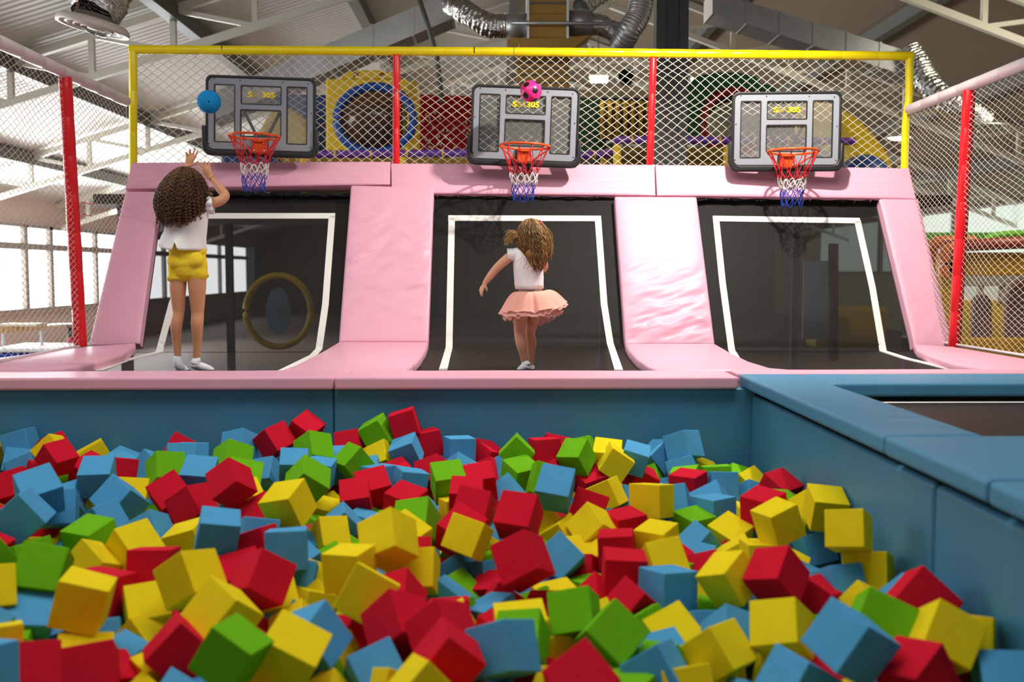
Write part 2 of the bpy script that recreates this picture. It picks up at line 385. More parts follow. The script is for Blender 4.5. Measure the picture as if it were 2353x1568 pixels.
for k, s in enumerate(specs):
    yf = 7.66+.02; zf = EYE.z-(s['fold']-624)*yf/F
    prof = bed_profile(yf, zf, -.035, 8.4)
    # the slope sits behind the pads
    t = thing('inclined_trampoline', tl[k], 'trampoline', (0, 6.5, -.05), 'inclined trampolines under the hoops')
    x0 = (s['xl'][0]-1142)*7.66/F-.12; x1 = (s['xr'][0]-1142)*7.66/F+.12
    if k == 0: x0 -= .0
    V = []; Fc = []; nx = 24
    for i, (y, z) in enumerate(prof):
        for j in range(nx+1):
            x = x0+(x1-x0)*j/nx
            e = noise.noise(Vector((x*2.2, y*2.2+z*2, k*5)))*.006
            V.append((x, y, z+e*.5))
    for i in range(len(prof)-1):
        for j in range(nx): a = i*(nx+1)+j; Fc.append((a, a+1, a+nx+2, a+nx+1))
    raw('bed', V, Fc, M['mat_black'], t, True)
    # webbing strip along the top and behind the header
    hp = [I(s['xl'][1]-30, 452+6*k, -.06), I(s['xr'][1]+30, 456+6*k, -.06)]
    bm = bmesh.new(); n = 30
    for i in range(n):
        u0, u1 = i/n, (i+1)/n
        a = hp[0].lerp(hp[1], u0); b = hp[0].lerp(hp[1], u1)
        add_bar(bm, a+Vector((0, .01*math.sin(i*1.7), .008*math.sin(i*2.3))), b+Vector((0, .01*math.sin(i*1.7+1.7), .008*math.sin(i*2.3+2.3))), .03, .11, IN)
    from_bm('top_webbing', bm, M['mat_edge'], t, False)
    for ln in s['lines']:
        pts = []
        for (xa, ya), (xb, yb) in zip(ln, ln[1:]):
            m_ = max(2, int(math.hypot(xb-xa, yb-ya)/12))
            for q in range(m_): pts.append((xa+(xb-xa)*q/m_, ya+(yb-ya)*q/m_))
        pts.append(ln[-1])
        H = [bed_hit(prof, *p) for p in pts]; H = [h for h in H if h is not None]
        V = []; Fc = []
        for i, h in enumerate(H):
            tg = (H[min(i+1, len(H)-1)]-H[max(i-1, 0)]).normalized()
            # surface normal
            nn = Vector((1, 0, 0)).cross(tg) if abs(tg.x) < .7 else IN.copy()
            if abs(tg.x) < .7:
                nn.normalize(); nn = nn if nn.y < 0 or nn.z > 0 else -nn
                if nn.z < 0: nn = -nn
            sd = tg.cross(nn).normalized()
            o = nn*.006; w = .026
            V += [h+sd*w+o, h-sd*w+o, h-sd*w-o*.2, h+sd*w-o*.2]
        for i in range(len(H)-1):
            for q in range(4): Fc.append((i*4+q, i*4+(q+1) % 4, i*4+4+(q+1) % 4, i*4+4+q))
        Fc += [(0, 1, 2, 3), tuple(len(H)*4-1-q for q in range(4))]
        raw('marking_line', V, Fc, M['line'], t)
# dark trampoline at the side of the pit
t = thing('flat_trampoline', 'flat dark trampoline framed by blue pads, beside the pit', 'trampoline', (3, 4, -.1))
raw('bed', [(1.6, 3.3, -.092), (5.2, 3.3, -.092), (5.2, 5.3, -.092), (1.6, 5.3, -.092)], [(0, 1, 2, 3)], mat('brown_black_mesh', (44, 36, 32), .45, .4, bump=.1, bscale=120, var=.1), t)
a = UZ(2060, 925, -.088); 
raw('marking_line', [(1.75, a.y-.02, -.088), (5.2, a.y-.02, -.088), (5.2, a.y+.02, -.088), (1.75, a.y+.02, -.088)], [(0, 1, 2, 3)], M['line'], t)

# ================================================================== padded frame, posts, rails and nets
YF = 8.50
t = thing('padded_goal_frame', 'yellow foam padded frame spanning the top of the trampolines', 'frame', (0, YF, 0))
TLc, TRc = U(306, 114, YF), U(2090, 129, YF)
mid = U(1180, 119, YF)
padded_pipe('top_rail', (TLc+Vector((-.03, 0, 0))), mid, .036, M['yellow_tube'], t)
padded_pipe('top_rail', mid, TRc+Vector((.03, 0, 0)), .036, M['yellow_tube'], t)
padded_pipe('post', U(306, 400, YF), TLc, .033, M['yellow_tube'], t)
# the far post kinks where the side rail meets it
pk = [U(2079, 400, YF), U(2081, 300, YF), U(2083, 268, YF), U(2086, 245, YF), U(2089, 220, YF), TRc]
tubes('post', [spline(pk, 40)], .033, M['yellow_tube'], t, 18)
M['tube_dark'] = M['gap']
for x in (512, 1090):
    p = U(x, 115 if x < 800 else 118, YF); d = Vector((1, 0, 0))
    tubes('sleeve_gap', [[p-d*.004, p+d*.004]], .0372, M['gap'], t, 20)
for (xt, yt, xb, yb, lab) in ((911, 127, 910, 378, 'red foam padded upright between the first two hoops'), (1501, 133, 1493, 384, 'red foam padded upright between the middle and third hoops')):
    o = padded_pipe('padded_post', U(xb, yb, YF), U(xt, yt, YF), .030, M['red_tube']); tag(o, lab, 'post', 'red padded uprights')
XL, ZL = -3.07, 1.98; XR, ZR = 3.46, 1.927
o = padded_pipe('side_rail', (XL, 8.42, ZL), (XL, 4.4, ZL+.01), .043, M['white_tube']); tag(o, 'pale padded rail over the net on the window side', 'rail')
o = padded_pipe('side_rail', (XR, 8.42, ZR), (XR, 4.4, ZR+.01), .041, M['white_tube']); tag(o, 'pale padded rail over the net on the play castle side', 'rail')
pl = thing('padded_post', 'red foam padded post beside the first trampoline, with two cable ties', 'post', (XL, 7.3, 0), 'red padded side posts')
padded_pipe('sleeve', (XL-.005, 7.38, .02), (XL, 7.24, ZL-.03), .046, M['red_tube'], pl, .28)
for py, e in ((467, (211, 470)), (495, (209, 496))):
    a = U(190, py-2, 7.3); tubes('cable_tie', [[a, U(e[0], e[1], 7.3)]], .003, M['red_tube'], pl, 6)
pr = thing('padded_post', 'red foam padded post beside the third trampoline', 'post', (XR, 7.4, 0), 'red padded side posts')
padded_pipe('sleeve', (XR, 7.46, .0), (XR, 7.35, ZR-.03), .044, M['red_tube'], pr, .28)
nn = 88; hh = (1.0)
g = diamond_net('safety_net', U(312, 386, YF), U(2078, 392, YF), U(2084, 133, YF), U(312, 120, YF), 72, 14, .0026, M['net'], .035, 1)
tag(g, 'white diamond mesh net hanging from the yellow frame behind the hoops', 'net')
g = diamond_net('safety_net', (XL, 8.42, .02), (XL, 4.3, .02), (XL, 4.3, ZL-.03), (XL, 8.42, ZL-.03), 48, 42, .0018, M['net'], .03, 2)
tag(g, 'white diamond mesh side net in front of the windows', 'net')
g = diamond_net('safety_net', (XR, 8.42, .02), (XR, 4.3, .02), (XR, 4.3, ZR-.03), (XR, 8.42, ZR-.03), 48, 42, .0018, M['net'], .03, 3)
tag(g, 'white diamond mesh side net in front of the play castle', 'net')
tag(tubes('net_edge_rope', [[(XL, 8.42, .02), (XL, 4.3, .02)]], .012, M['white_tube'], None, 8), 'pale rope along the foot of the window side net', 'rope')
tag(tubes('net_edge_rope', [[(XR, 8.42, .02), (XR, 4.3, .02)]], .012, M['white_tube'], None, 8), 'pale rope along the foot of the castle side net', 'rope')
# ================================================================== basketball hoops
K = 7.126e-4
def bx(x): return (x-737)*K
def bz(y): return (580-y)*K
def make_hoop():
    t = thing('basketball_hoop', 'x', 'hoop', (0, 0, 0), 'basketball hoops above the trampolines')
    y0 = 0.0
    outer = rrect(bx(120), bz(990), bx(1355), bz(142), .05)
    inner = rrect(bx(150), bz(972), bx(1325), bz(174), .042)
    plate('rim_trim', [outer, inner], .05, M['black_plastic'], t, Matrix.Translation((0, y0, 0)), .008)
    holes = [rrect(bx(217), bz(893), bx(447), bz(247), .010), rrect(bx(1030), bz(893), bx(1257), bz(247), .010),
             rrect(bx(515), bz(458), bx(966), bz(250), .010), rrect(bx(510), bz(822), bx(964), bz(520), .010)]
    bd = plate('backboard', [rrect(bx(148), bz(974), bx(1327), bz(172), .042)]+holes, .022, M['grey_board'], t, Matrix.Translation((0, -.006, 0)), .003)
    for h in holes:
        xs = [p[0] for p in h]; zs = [p[1] for p in h]
        cx, cz = (min(xs)+max(xs))/2, (min(zs)+max(zs))/2; w, hh = max(xs)-min(xs), max(zs)-min(zs)
        edge = rrect(min(xs)-.003, min(zs)-.003, max(xs)+.003, max(zs)+.003, .012)
        plate('window_edge', [edge, rrect(min(xs)+.005, min(zs)+.005, max(xs)-.005, max(zs)-.005, .008)], .026, M['black_plastic'], bd, Matrix.Translation((0, -.006, 0)))
        box('clear_panel', (cx, 0, cz), (w, .004, hh), M['glass'], bd)
    for x, y in ((215, 187), (505, 195), (985, 200), (1268, 210), (165, 510), (1305, 540), (160, 915), (1302, 925)):
        tubes('screw', [[(bx(x), -.02, bz(y)), (bx(x), -.016, bz(y))]], .005, M['black_plastic'], bd, 8)
    # corner bumper, U shaped
    ou = rrect(bx(85), bz(1045), bx(1388), bz(600), .07); 
    U_ = [(bx(85), bz(715)), (bx(128), bz(715)), (bx(133), bz(900)), (bx(160), bz(965)), (bx(220), bz(985)), (bx(1250), bz(985)), (bx(1310), bz(965)), (bx(1340), bz(900)), (bx(1346), bz(730)), (bx(1388), bz(730)),
          (bx(1388), bz(940)), (bx(1375), bz(1000)), (bx(1330), bz(1040)), (bx(1280), bz(1048)), (bx(190), bz(1048)), (bx(140), bz(1040)), (bx(98), bz(1000)), (bx(85), bz(940))]
    plate('bumper', [U_], .07, M['black_plastic'], t, Matrix.Translation((0, -.008, 0)), .012)
    # lettering on the upper pane
    def text(s, x, w, outline=False):
        cu = bpy.data.curves.new('lettering', 'FONT'); cu.body = s; cu.size = .062; cu.align_x = 'LEFT'; cu.space_character = 1.0
        if outline: cu.fill_mode = 'NONE'; cu.bevel_depth = .0016; cu.bevel_resolution = 1
        else: cu.extrude = .002; cu.offset = .002
        o = bpy.data.objects.new('lettering', cu); COL.objects.link(o)
        dg = bpy.context.evaluated_depsgraph_get(); me = bpy.data.meshes.new_from_object(o.evaluated_get(dg), depsgraph=dg)
        bpy.data.objects.remove(o); bpy.data.curves.remove(cu)
        xs = [v.co.x for v in me.vertices]; ys = [v.co.y for v in me.vertices]
        sx = w/(max(xs)-min(xs)); sy = .045/(max(ys)-min(ys))
        me.transform(Matrix.Translation((x, -.008, bz(378))) @ Matrix.Rotation(PI/2, 4, 'X') @ Matrix.Diagonal((sx, sy, 1, 1)) @ Matrix.Translation((-min(xs), -min(ys), 0)))
        me.materials.clear()
        link('lettering', me, M['logo_line' if outline else 'logo'], bd)
    text('S', bx(588), 50*K); text('BA', bx(642), 104*K, True); text('305', bx(750), 142*K)
    # rim, brace, bracket
    zr = bz(868); R = .197; yc = -.30
    ring = [(R*math.cos(a), yc+R*math.sin(a), zr) for a in np.linspace(0, 2*PI, 65)]
    rim = tubes('rim', [ring], .0095, M['orange'], t, 10, True, False)
    for k in range(12):
        a = 2*PI*(k+.5)/12; c = Vector((R*math.cos(a), yc+R*math.sin(a), zr))
        rd = Vector((math.cos(a), math.sin(a), 0))
        hk = [c-rd*.0+Vector((0, 0, -.008)), c-rd*.012+Vector((0, 0, -.024)), c-rd*.02+Vector((0, 0, -.02)), c-rd*.018+Vector((0, 0, -.004))]
        tubes('net_hook', [spline(hk, 8)], .0028, M['orange'], rim, 5)
    zb = bz(1012)
    br = [Vector((R*math.cos(a), yc+R*math.sin(a), zr-.01)) for a in (PI*.98,)]+[Vector((-.13, yc+.12, zr-.05)), Vector((-.04, -.075, zb)), Vector((.04, -.075, zb)), Vector((.13, yc+.12, zr-.05))]+[Vector((R*math.cos(a), yc+R*math.sin(a), zr-.01)) for a in (.02*PI,)]
    tubes('brace', [spline(br, 50)], .0065, M['orange'], rim, 8)
    k2 = box('bracket', (0, -.055, bz(945)), (.115, .07, .10), M['orange'], t, .006)
    box('bracket_plate', (-.004, -.027, bz(935)), (.13, .02, .115), M['black_plastic'], k2, .003)
    box('bracket_plate', (0, -.08, bz(885)), (.08, .07, .012), M['orange'], k2, .003)
    for dx in (-.042, .042):
        for dz in (bz(905), bz(990)):
            tubes('bolt', [[(dx, -.098, dz), (dx, -.088, dz)]], .0085, M['chrome'], k2, 10)
    # support arms behind the clear pane
    for s in (-1, 1):
        bm = bmesh.new(); add_bar(bm, (s*.142, .05, bz(530)), (s*.045, .06, bz(800)), .022, .03, Vector((0, 1, 0)))
        add_bar(bm, (s*.045, .06, bz(795)), (s*.045, .10, bz(1085)), .022, .03, Vector((0, 1, 0)))
        from_bm('support_arm', bm, M['black_plastic'], t)
    box('cross_bar', (0, .06, bz(800)), (.13, .03, .03), M['black_plastic'], t)
    # net: red top, white middle, blue bottom
    rnd = random.Random(3)
    lv = [(0, .19, zr-.012), (.5, .125, zr-.165), (0, .105, zr-.215), (.5, .098, zr-.26), (0, .09, zr-.30), (.5, .088, zr-.335), (0, .085, zr-.375), (.5, .075, zr-.43)]
    N = 12
    def nd(l, k):
        o, r, z = lv[l]; a = 2*PI*(k+o+.5)/N
        j = .010 if l > 1 else .003
        rr = random.Random(l*31+k % N)
        return Vector((r*math.cos(a)+rr.uniform(-j, j), yc+r*math.sin(a)+rr.uniform(-j, j), z+rr.uniform(-j, j)*1.2))
    for nm, l0, l1, mm in (('net_red', 0, 2, 'cord_r'), ('net_white', 2, 4, 'cord_w'), ('net_blue', 4, 7, 'cord_b')):
        L = []
        for l in range(l0, l1):
            for k in range(N):
                a = nd(l, k); o0, o1 = lv[l][0], lv[l+1][0]
                ks = (k, k-1) if o1 > o0 else (k, k+1)
                for q in ks:
                    b = nd(l+1, q); c = (a+b)/2+Vector((rnd.uniform(-.006, .006), rnd.uniform(-.006, .006), -.006 if l > 3 else 0))
                    L.append(spline([a, c, b], 6))
        tubes(nm, L, .0031, M[mm], t, 5)
    return t
def copy_tree(o, parent=None):
    c = o.copy(); COL.objects.link(c)
    if parent is not None: c.parent = parent; c.matrix_parent_inverse = o.matrix_parent_inverse.copy()
    for ch in list(o.children): copy_tree(ch, c)
    return c
hp = make_hoop()
for i, (px, py, Y, tilt, yaw, lab) in enumerate(((600, 266, 8.24, .022, .06, 'basketball hoop above the first trampoline, with the blue ball at its corner'),
        (1206, 288, 8.20, .036, .0, 'middle basketball hoop, with the pink ball at its top edge'),
        (1806, 300, 8.22, .003, -.085, 'basketball hoop above the empty third trampoline'))):
    o = hp if i == 0 else copy_tree(hp)
    o.location = U(px, py, Y); o.rotation_euler = (0, tilt, yaw); o['label'] = lab
# ================================================================== balls
def sphere(name, c, r, m, sub=5):
    bm = bmesh.new(); bmesh.ops.create_icosphere(bm, subdivisions=sub, radius=r)
    for f in bm.faces: f.smooth = True
    return bm
bc = U(480.5, 234, 7.35); br_ = 25.8*ppm(7.35)
bm = sphere('', bc, br_, None, 6); hv = Vector((.23*1, -.93, -.15)).normalized()
for v in bm.verts:
    d = v.co.normalized(); a = d.angle(hv)
    if a < .085: v.co -= d*br_*.10
    v.co += d*(.0012*noise.noise(d*14)+.0007*noise.noise(d*45))
    v.co += bc
for f in bm.faces:
    f.material_index = 1 if (f.calc_center_median()-bc).normalized().angle(hv) < .07 else 0
o = from_bm('foam_ball', bm, [mat('sky_blue_foam', (28, 140, 206), .9, .15, bump=.3, bscale=160), mat('valve_hole', (8, 26, 60), .9)]); tag(o, 'blue foam ball in the air beside the first backboard', 'ball')
pc = U(1220, 210, 7.85); pr_ = 24.3*ppm(7.85)
bm = sphere('', pc, pr_, None, 7)
phi = (1+5**.5)/2
ico = [Vector(v).normalized() for a in (-1, 1) for b in (-phi, phi) for v in ((0, a, b), (a, b, 0), (b, 0, a))]
tgt = [Vector((-.46, -.68, .57)).normalized(), Vector((.385, -.917, -.107)).normalized(), Vector((-.52, -.678, -.52)).normalized()]
def frame3(a, b, c):
    x = (a+b+c).normalized(); y = (a-x*a.dot(x)).normalized(); return Matrix((x, y, x.cross(y))).transposed()
v0 = ico[0]; nb = [v for v in ico if abs(v.angle(v0)-math.radians(63.43)) < .05]
va = nb[0]; vb = [v for v in nb if abs(v.angle(va)-math.radians(63.43)) < .05][0]
tri = (v0, va, vb)
if (tri[0].cross(tri[1]).dot(tri[2]) > 0) != (tgt[0].cross(tgt[1]).dot(tgt[2]) > 0): tri = (v0, vb, va)
Rm_ = frame3(*tgt) @ frame3(*tri).inverted()
ico = [Rm_ @ v for v in ico]
for f in bm.faces:
    d = f.calc_center_median().normalized()
    v = max(ico, key=lambda q: q.dot(d)); nbv = [w for w in ico if 0 < w.angle(v) < 1.2]
    # pentagon: bounded on the five sides between neighbours
    ins = True
    for w in nbv:
        for w2 in nbv:
            if w2 is w or w.angle(w2) > 1.2: continue
            m_ = (w+w2); m_ = (m_-v*m_.dot(v)).normalized()
            if d.dot(m_)/max(d.dot(v), .1) > .29: ins = False
    f.material_index = 1 if ins else 0
for v in bm.verts: v.co += pc
o = from_bm('toy_football', bm, [mat('pink_rubber', (238, 42, 132), .25, .5), mat('ball_black', (26, 22, 24), .35, .4)]); tag(o, 'pink ball with black pentagons in the air before the middle backboard', 'ball')

# ================================================================== the two girls
M['skin'] = mat('skin_tan', (206, 148, 112), .5, .3, sss=.08); M['skin2'] = mat('skin_fair', (216, 160, 128), .5, .3, sss=.08)
M['sock'] = mat('white_sock', (236, 236, 244), .9, .1, bump=.2, bscale=200)
M['cotton'] = mat('white_cotton', (244, 242, 244), .9, .1, bump=.12, bscale=150)
M['shorts'] = mat('yellow_cotton', (242, 212, 58), .9, .1, bump=.2, bscale=130, var=.04, vscale=9)
M['tulle'] = mat('peach_tulle', (246, 178, 162), .8, .15, alpha=.9)
M['tulle_in'] = mat('peach_tulle_inner', (248, 190, 176), .8, .15, alpha=.72)
M['waist'] = mat('grey_waistband', (186, 186, 190), .7, .2, bump=.2, bscale=90)
M['hair_a'] = mat('dark_brown_hair', (60, 40, 28), .45, .4); M['hair_b'] = mat('brown_hair', (92, 62, 40), .42, .4); M['hair_c'] = mat('light_brown_hair', (128, 88, 54), .42, .4)
M['gold_a'] = mat('brown_wavy_hair', (98, 68, 42), .42, .4); M['gold_b'] = mat('honey_hair', (150, 108, 62), .42, .4); M['gold_c'] = mat('golden_hair', (190, 146, 86), .42, .4)
M['eye'] = mat('eye', (60, 42, 30), .2, .5); M['lips'] = mat('lips', (190, 96, 92), .4, .3)
def chain(bm, pts, n=None, flat=1.0, fdir=None, sides=14):
    """closed tapered tube through (point, radius) knots; flat squeezes it along fdir"""
    P = spline([p for p, r in pts], n or 6*len(pts)); k = len(pts)
    Rr = np.interp(np.linspace(0, k-1, len(P)), range(k), [r for p, r in pts])
    T = np.gradient(P, axis=0)
    # round ends
    P2 = [P[0]-T[0]/np.linalg.norm(T[0])*Rr[0]*.85, P[0]-T[0]/np.linalg.norm(T[0])*Rr[0]*.5]+list(P)+[P[-1]+T[-1]/np.linalg.norm(T[-1])*Rr[-1]*.5, P[-1]+T[-1]/np.linalg.norm(T[-1])*Rr[-1]*.85]
    R2 = [Rr[0]*.5, Rr[0]*.86]+list(Rr)+[Rr[-1]*.86, Rr[-1]*.5]
    V, Fc = tube_data([P2], [np.array(R2)], sides)
    if flat != 1 and fdir is not None:
        fd = np.array(fdir)/np.linalg.norm(fdir); out = []
        for i, v in enumerate(V):
            c = np.array(P2[i//sides]); d = np.array(v)-c; out.append(tuple(c+d-fd*(d@fd)*(1-flat)))
        V = out
    vs = [bm.verts.new(v) for v in V]
    for f in Fc: bm.faces.new([vs[i] for i in f])
def blob(bm, c, r, rot=None):
    mt = Matrix.Translation(Vector(c)) @ (rot.to_matrix().to_4x4() if rot else Matrix()) @ Matrix.Diagonal((*r, 1))
    bmesh.ops.create_icosphere(bm, subdivisions=3, radius=1, matrix=mt)
def fuse(name, bm, m, parent, voxel=.004, smooth=4, fac=.5):
    bmesh.ops.recalc_face_normals(bm, faces=bm.faces)
    o = from_bm(name, bm, m, parent)
    md = o.modifiers.new('r', 'REMESH'); md.mode = 'VOXEL'; md.voxel_size = voxel
    if smooth: s = o.modifiers.new('s', 'SMOOTH'); s.iterations = smooth; s.factor = fac
    bake(o)
    if not o.data.materials: o.data.materials.append(m)
    o.data.shade_smooth(); return o
def hand(bm, w, d, s, n, L, bends, spread, thumb_side, fr=.0058, thumb_d=None):
    """w wrist, d towards fingers, s across (index side), n palm normal"""
    d = Vector(d).normalized(); s = Vector(s); s = (s-d*s.dot(d)).normalized(); n = d.cross(s)*(1 if Vector(n).dot(d.cross(s)) > 0 else -1)
    pl = L*.50; W = L*.40
    chain(bm, [(w, L*.15), (w+d*pl*.35, L*.19), (w+d*pl*.75, L*.22), (w+d*pl, L*.20)], 14, .5, n)
    ln = (.46, .50, .47, .37)
    for i in range(4):
        o = (1.5-i)/1.5*W*.46
        b = w+d*pl*(.96-.05*abs(i-1))+s*o
        dd = (d+s*(spread*(1.5-i))).normalized(); p = b-dd*L*.08; pts = [(p, fr*1.12), (b, fr*1.08)]; cur = b; ang = 0; Lf = L*ln[i]
        for q, fl in enumerate((.45, .32, .23)):
            ang += bends[i]*(.6 if q == 0 else 1.0)
            v = dd*math.cos(ang)+n*math.sin(ang); cur = cur+v*Lf*fl; pts.append((cur, fr*(1.02-.1*q)))
        chain(bm, pts, 16, 1, None, 10)
    b = w+d*pl*.25+s*thumb_side*W*.36
    td = thumb_d or (d*.6+s*thumb_side*.7+n*.35)
    td = td.normalized()
    chain(bm, [(b-td*L*.05, fr*1.4), (b+td*L*.14, fr*1.25), (b+td*L*.27+d*L*.02, fr*1.1), (b+td*L*.36+d*L*.05, fr*.95)], 14, 1, None, 10)
def nails(L): pass
def hair_shell(name, prof, dep, Y, m, parent, rho=.86, a_front=2.3, cut=None):
    rings = []; n = 40
    for y, xl, xr in prof:
        if cut and y > cut: break
        cx, hw = (xl+xr)/2, (xr-xl)/2; dd = dep(y); ring = []
        for k in range(n):
            a = -PI+2*PI*k/n
            p = U(cx+rho*hw*math.sin(a), y, Y); f = 1 if abs(a) < 1.9 else .75
            ring.append((p.x, p.y-rho*dd*math.cos(a)*f, p.z))
        rings.append(ring)
    return loft(name, rings, m, parent, True, True)
def ellring(cx, y, hw, dep, Y, dy=0, n=56, fn=None):
    r = []
    for k in range(n):
        a = 2*PI*k/n        # a = -pi/2 faces the camera
        p = U(cx, y, Y); q = hw*ppm(Y)
        v = Vector((p.x+q*math.cos(a), p.y+dy+dep*math.sin(a), p.z))
        if fn: v = fn(v, a)
        r.append(tuple(v))
    return r
def prof_at(prof, y):
    ys = [p[0] for p in prof]
    return np.interp(y, ys, [p[1] for p in prof]), np.interp(y, ys, [p[2] for p in prof])
# ------------------------------------------------------------------ girl with curly hair
YA = 6.15
def a_(px, py, dy=0): return U(px, py, YA+dy) if not dy else U(px, py, YA)+Vector((0, dy, 0))
g1 = thing('person', 'person with long curly brown hair, white blouse and yellow shorts, arms raised after a throw', 'person', a_(430, 850))
bm = bmesh.new()
q = ppm(YA)
for hip, mid_, kn, ca, lo, an, hl in (((410, 622), (409, 665), (410, 716), (406.5, 746), (406.5, 786), (408, 818), (410, 834)), ((452, 618), (453.5, 662), (454, 718), (454.5, 746), (453, 790), (451, 824), (449, 836))):
    R_ = (.056, .050, .0355, .0365, .0265, .0195, .022) if hip[0] < 420 else (.060, .0535, .038, .0375, .0275, .021, .022)
    chain(bm, [(a_(*hip), R_[0]), (a_(*mid_, -.005), R_[1]), (a_(*kn, .0), R_[2]), (a_(*ca, -.012), R_[3]), (a_(*lo, .0), R_[4]), (a_(*an, .0), R_[5]), (a_(*hl, -.005), R_[6])], 40, 1, None, 20)
chain(bm, [(a_(431, 612), .098), (a_(431, 590), .096), (a_(430, 560), .082), (a_(428, 525), .088), (a_(428, 495), .098), (a_(428, 474), .085), (a_(424, 462), .05)], 40, .72, (0, 1, 0), 24)
chain(bm, [(a_(424, 470), .036), (a_(421, 452), .033), (a_(420, 440), .036)], 12)
blob(bm, a_(420, 424), (.078, .092, .100)); blob(bm, a_(420, 436, .03), (.058, .066, .070))
blob(bm, a_(420, 432, .105), (.010, .014, .013))
for s in (-1, 1): blob(bm, a_(420+s*29.5, 430), (.008, .017, .026))
# arms
chain(bm, [(a_(388, 475), .036), (a_(386, 462, .04), .034), (a_(391, 432, .12), .030), (a_(397, 412, .15), .0275), (a_(405, 392, .15), .0225), (a_(413, 376, .15), .0165)], 36, 1, None, 16)
chain(bm, [(a_(470, 474), .036), (a_(486, 467, .01), .034), (a_(504, 460, .03), .031), (a_(512, 448, .05), .029), (a_(500, 434, .075), .0275), (a_(486, 419, .10), .0225), (a_(472, 404, .12), .0165)], 40, 1, None, 16)
hand(bm, a_(413, 377, .15), a_(421, 352, .16)-a_(413, 378, .15), Vector((1, 0, .2)), Vector((0, -1, .1)), .125, (.10, .14, .45, .75), .10, 1, .0066, (Vector((.75, .35, .35))))
hand(bm, a_(472, 404, .12), a_(454, 375, .14)-a_(472, 404, .12), Vector((-.7, .15, -.35)), Vector((0, 1, 0)), .128, (.12, .05, .10, .12), .16, 1, .0066, (Vector((-.5, .3, .35))))
body1 = fuse('body', bm, M['skin'], g1, .0034, 3)
for s in (-1, 1):
    bm = bmesh.new(); blob(bm, a_(420+s*11.5, 423, .088), (.011, .006, .008)); from_bm('eye', bm, M['eye'], g1, True)
bm = bmesh.new(); blob(bm, a_(420, 444, .088), (.018, .008, .006)); from_bm('mouth', bm, M['lips'], g1, True)
# wrist band
wv = (a_(486, 419, .10)-a_(472, 404, .12)).normalized(); wc = a_(474.5, 407, .117)
tubes('wrist_band', [[wc-wv*.007, wc+wv*.007]], .0195, mat('tan_band', (196, 128, 96), .6), g1, 16)
# blouse
rows = [(457, 426, 20, .045), (462, 427, 34, .07), (468, 428, 44, .085), (480, 429, 48, .092), (498, 429, 48, .096), (515, 428, 47, .096), (532, 426.5, 47, .098), (548, 423.5, 49, .102), (562, 420.5, 51, .106), (570, 419.5, 52, .108), (576, 419, 52, .110)]
rings = []
for i, (y, cx, hw, dp) in enumerate(rows):
    lowf = max(0, (y-525)/50)
    def fn(v, a, i=i, y=y, lowf=lowf):
        back = max(0, -math.sin(a)); c = math.cos(a)
        w = noise.noise(Vector((a*2.6, y*.03, 4)))*.010*(.25+lowf)
        nx, ny = math.cos(a), math.sin(a)
        v = v+Vector((nx*w, ny*w, 0))
        off = (v.x-a_(417, y).x)                       # distance from the back slit
        if lowf > 0 and back > .2:
            v.y -= .018*lowf*math.exp(-(off/.035)**2)*back
            v.z += .045*max(0, lowf-.55)/.45*math.exp(-(off/.011)**2)
        v.z += .028*lowf*max(0, -c)**2                 # the hem lifts on the flared side
        return v
    rings.append(ellring(cx, y, hw, dp, YA, 0, 120, fn))
bl = loft('blouse', rings, M['cotton'], g1, False, True, True, .003)
def ruffle(name, c, axis, r0, r1, L, m, parent, waves=9, amp=.006):
    axis = Vector(axis).normalized(); s = axis.cross(Vector((0, 1, 0))).normalized(); u = axis.cross(s); rings = []
    for i in range(7):
        t = i/6; ring = []
        for k in range(90):
            a = 2*PI*k/90; r = r0+(r1-r0)*math.sin(t*PI*.62)/math.sin(PI*.62)+amp*t*math.sin(a*waves+.7*math.sin(a*2))
            ring.append(tuple(Vector(c)+axis*(L*t)+s*(r*math.cos(a))+u*(r*math.sin(a))))
        rings.append(ring)
    return loft(name, rings, m, parent, False, False, True, .003)
ruffle('sleeve', a_(466, 471, .0), (a_(492, 468, .012)-a_(466, 471)), .044, .058, .062, M['cotton'], bl)
ruffle('sleeve', a_(392, 476, .0), (a_(384, 455, .05)-a_(392, 476)), .044, .054, .055, M['cotton'], bl)
# shorts
bm = bmesh.new()
chain(bm, [(a_(431.5, 576), .107), (a_(431, 588), .112), (a_(431, 604), .116), (a_(431, 612), .110)], 18, .76, (0, 1, 0), 28)
chain(bm, [(a_(410, 606, -.004), .058), (a_(409, 622), .057), (a_(408.5, 637), .057)], 12, 1.05, (0, 1, 0), 22)
chain(bm, [(a_(452, 602, -.004), .062), (a_(453, 616), .063), (a_(454, 630), .0625)], 12, 1.05, (0, 1, 0), 22)
blob(bm, a_(411, 600, -.042), (.055, .05, .06)); blob(bm, a_(452, 598, -.042), (.056, .05, .06))
sh = fuse('shorts', bm, M['shorts'], g1, .005, 3)
for v in sh.data.vertices:
    w = noise.noise(v.co*22)*.0035+noise.noise(Vector((v.co.x*9, v.co.y*9, v.co.z*40)))*.002
    v.co += v.normal*w
ft = []
for cx, yb, hw in ((408.5, 641, 21.5), (454, 634, 24)):
    for k in range(90):
        a = 2*PI*k/90; p = a_(cx, yb)+Vector((hw*q*math.cos(a)*.99, .062*math.sin(a), .012))
        ft.append([p, p+Vector((random.uniform(-.006, .006), 0, -random.uniform(.012, .03)))])
tubes('frayed_hem', ft, .0014, M['shorts'], sh, 3)
wb = [ellring(431.5, y, hw, .083, YA, 0, 90, lambda v, a: v+Vector((math.cos(a), math.sin(a), 0))*.0025*math.sin(a*26)) for y, hw in ((571, 40), (574, 41.3), (579, 41.5), (582, 41))]
loft('waistband', wb, M['shorts'], sh)
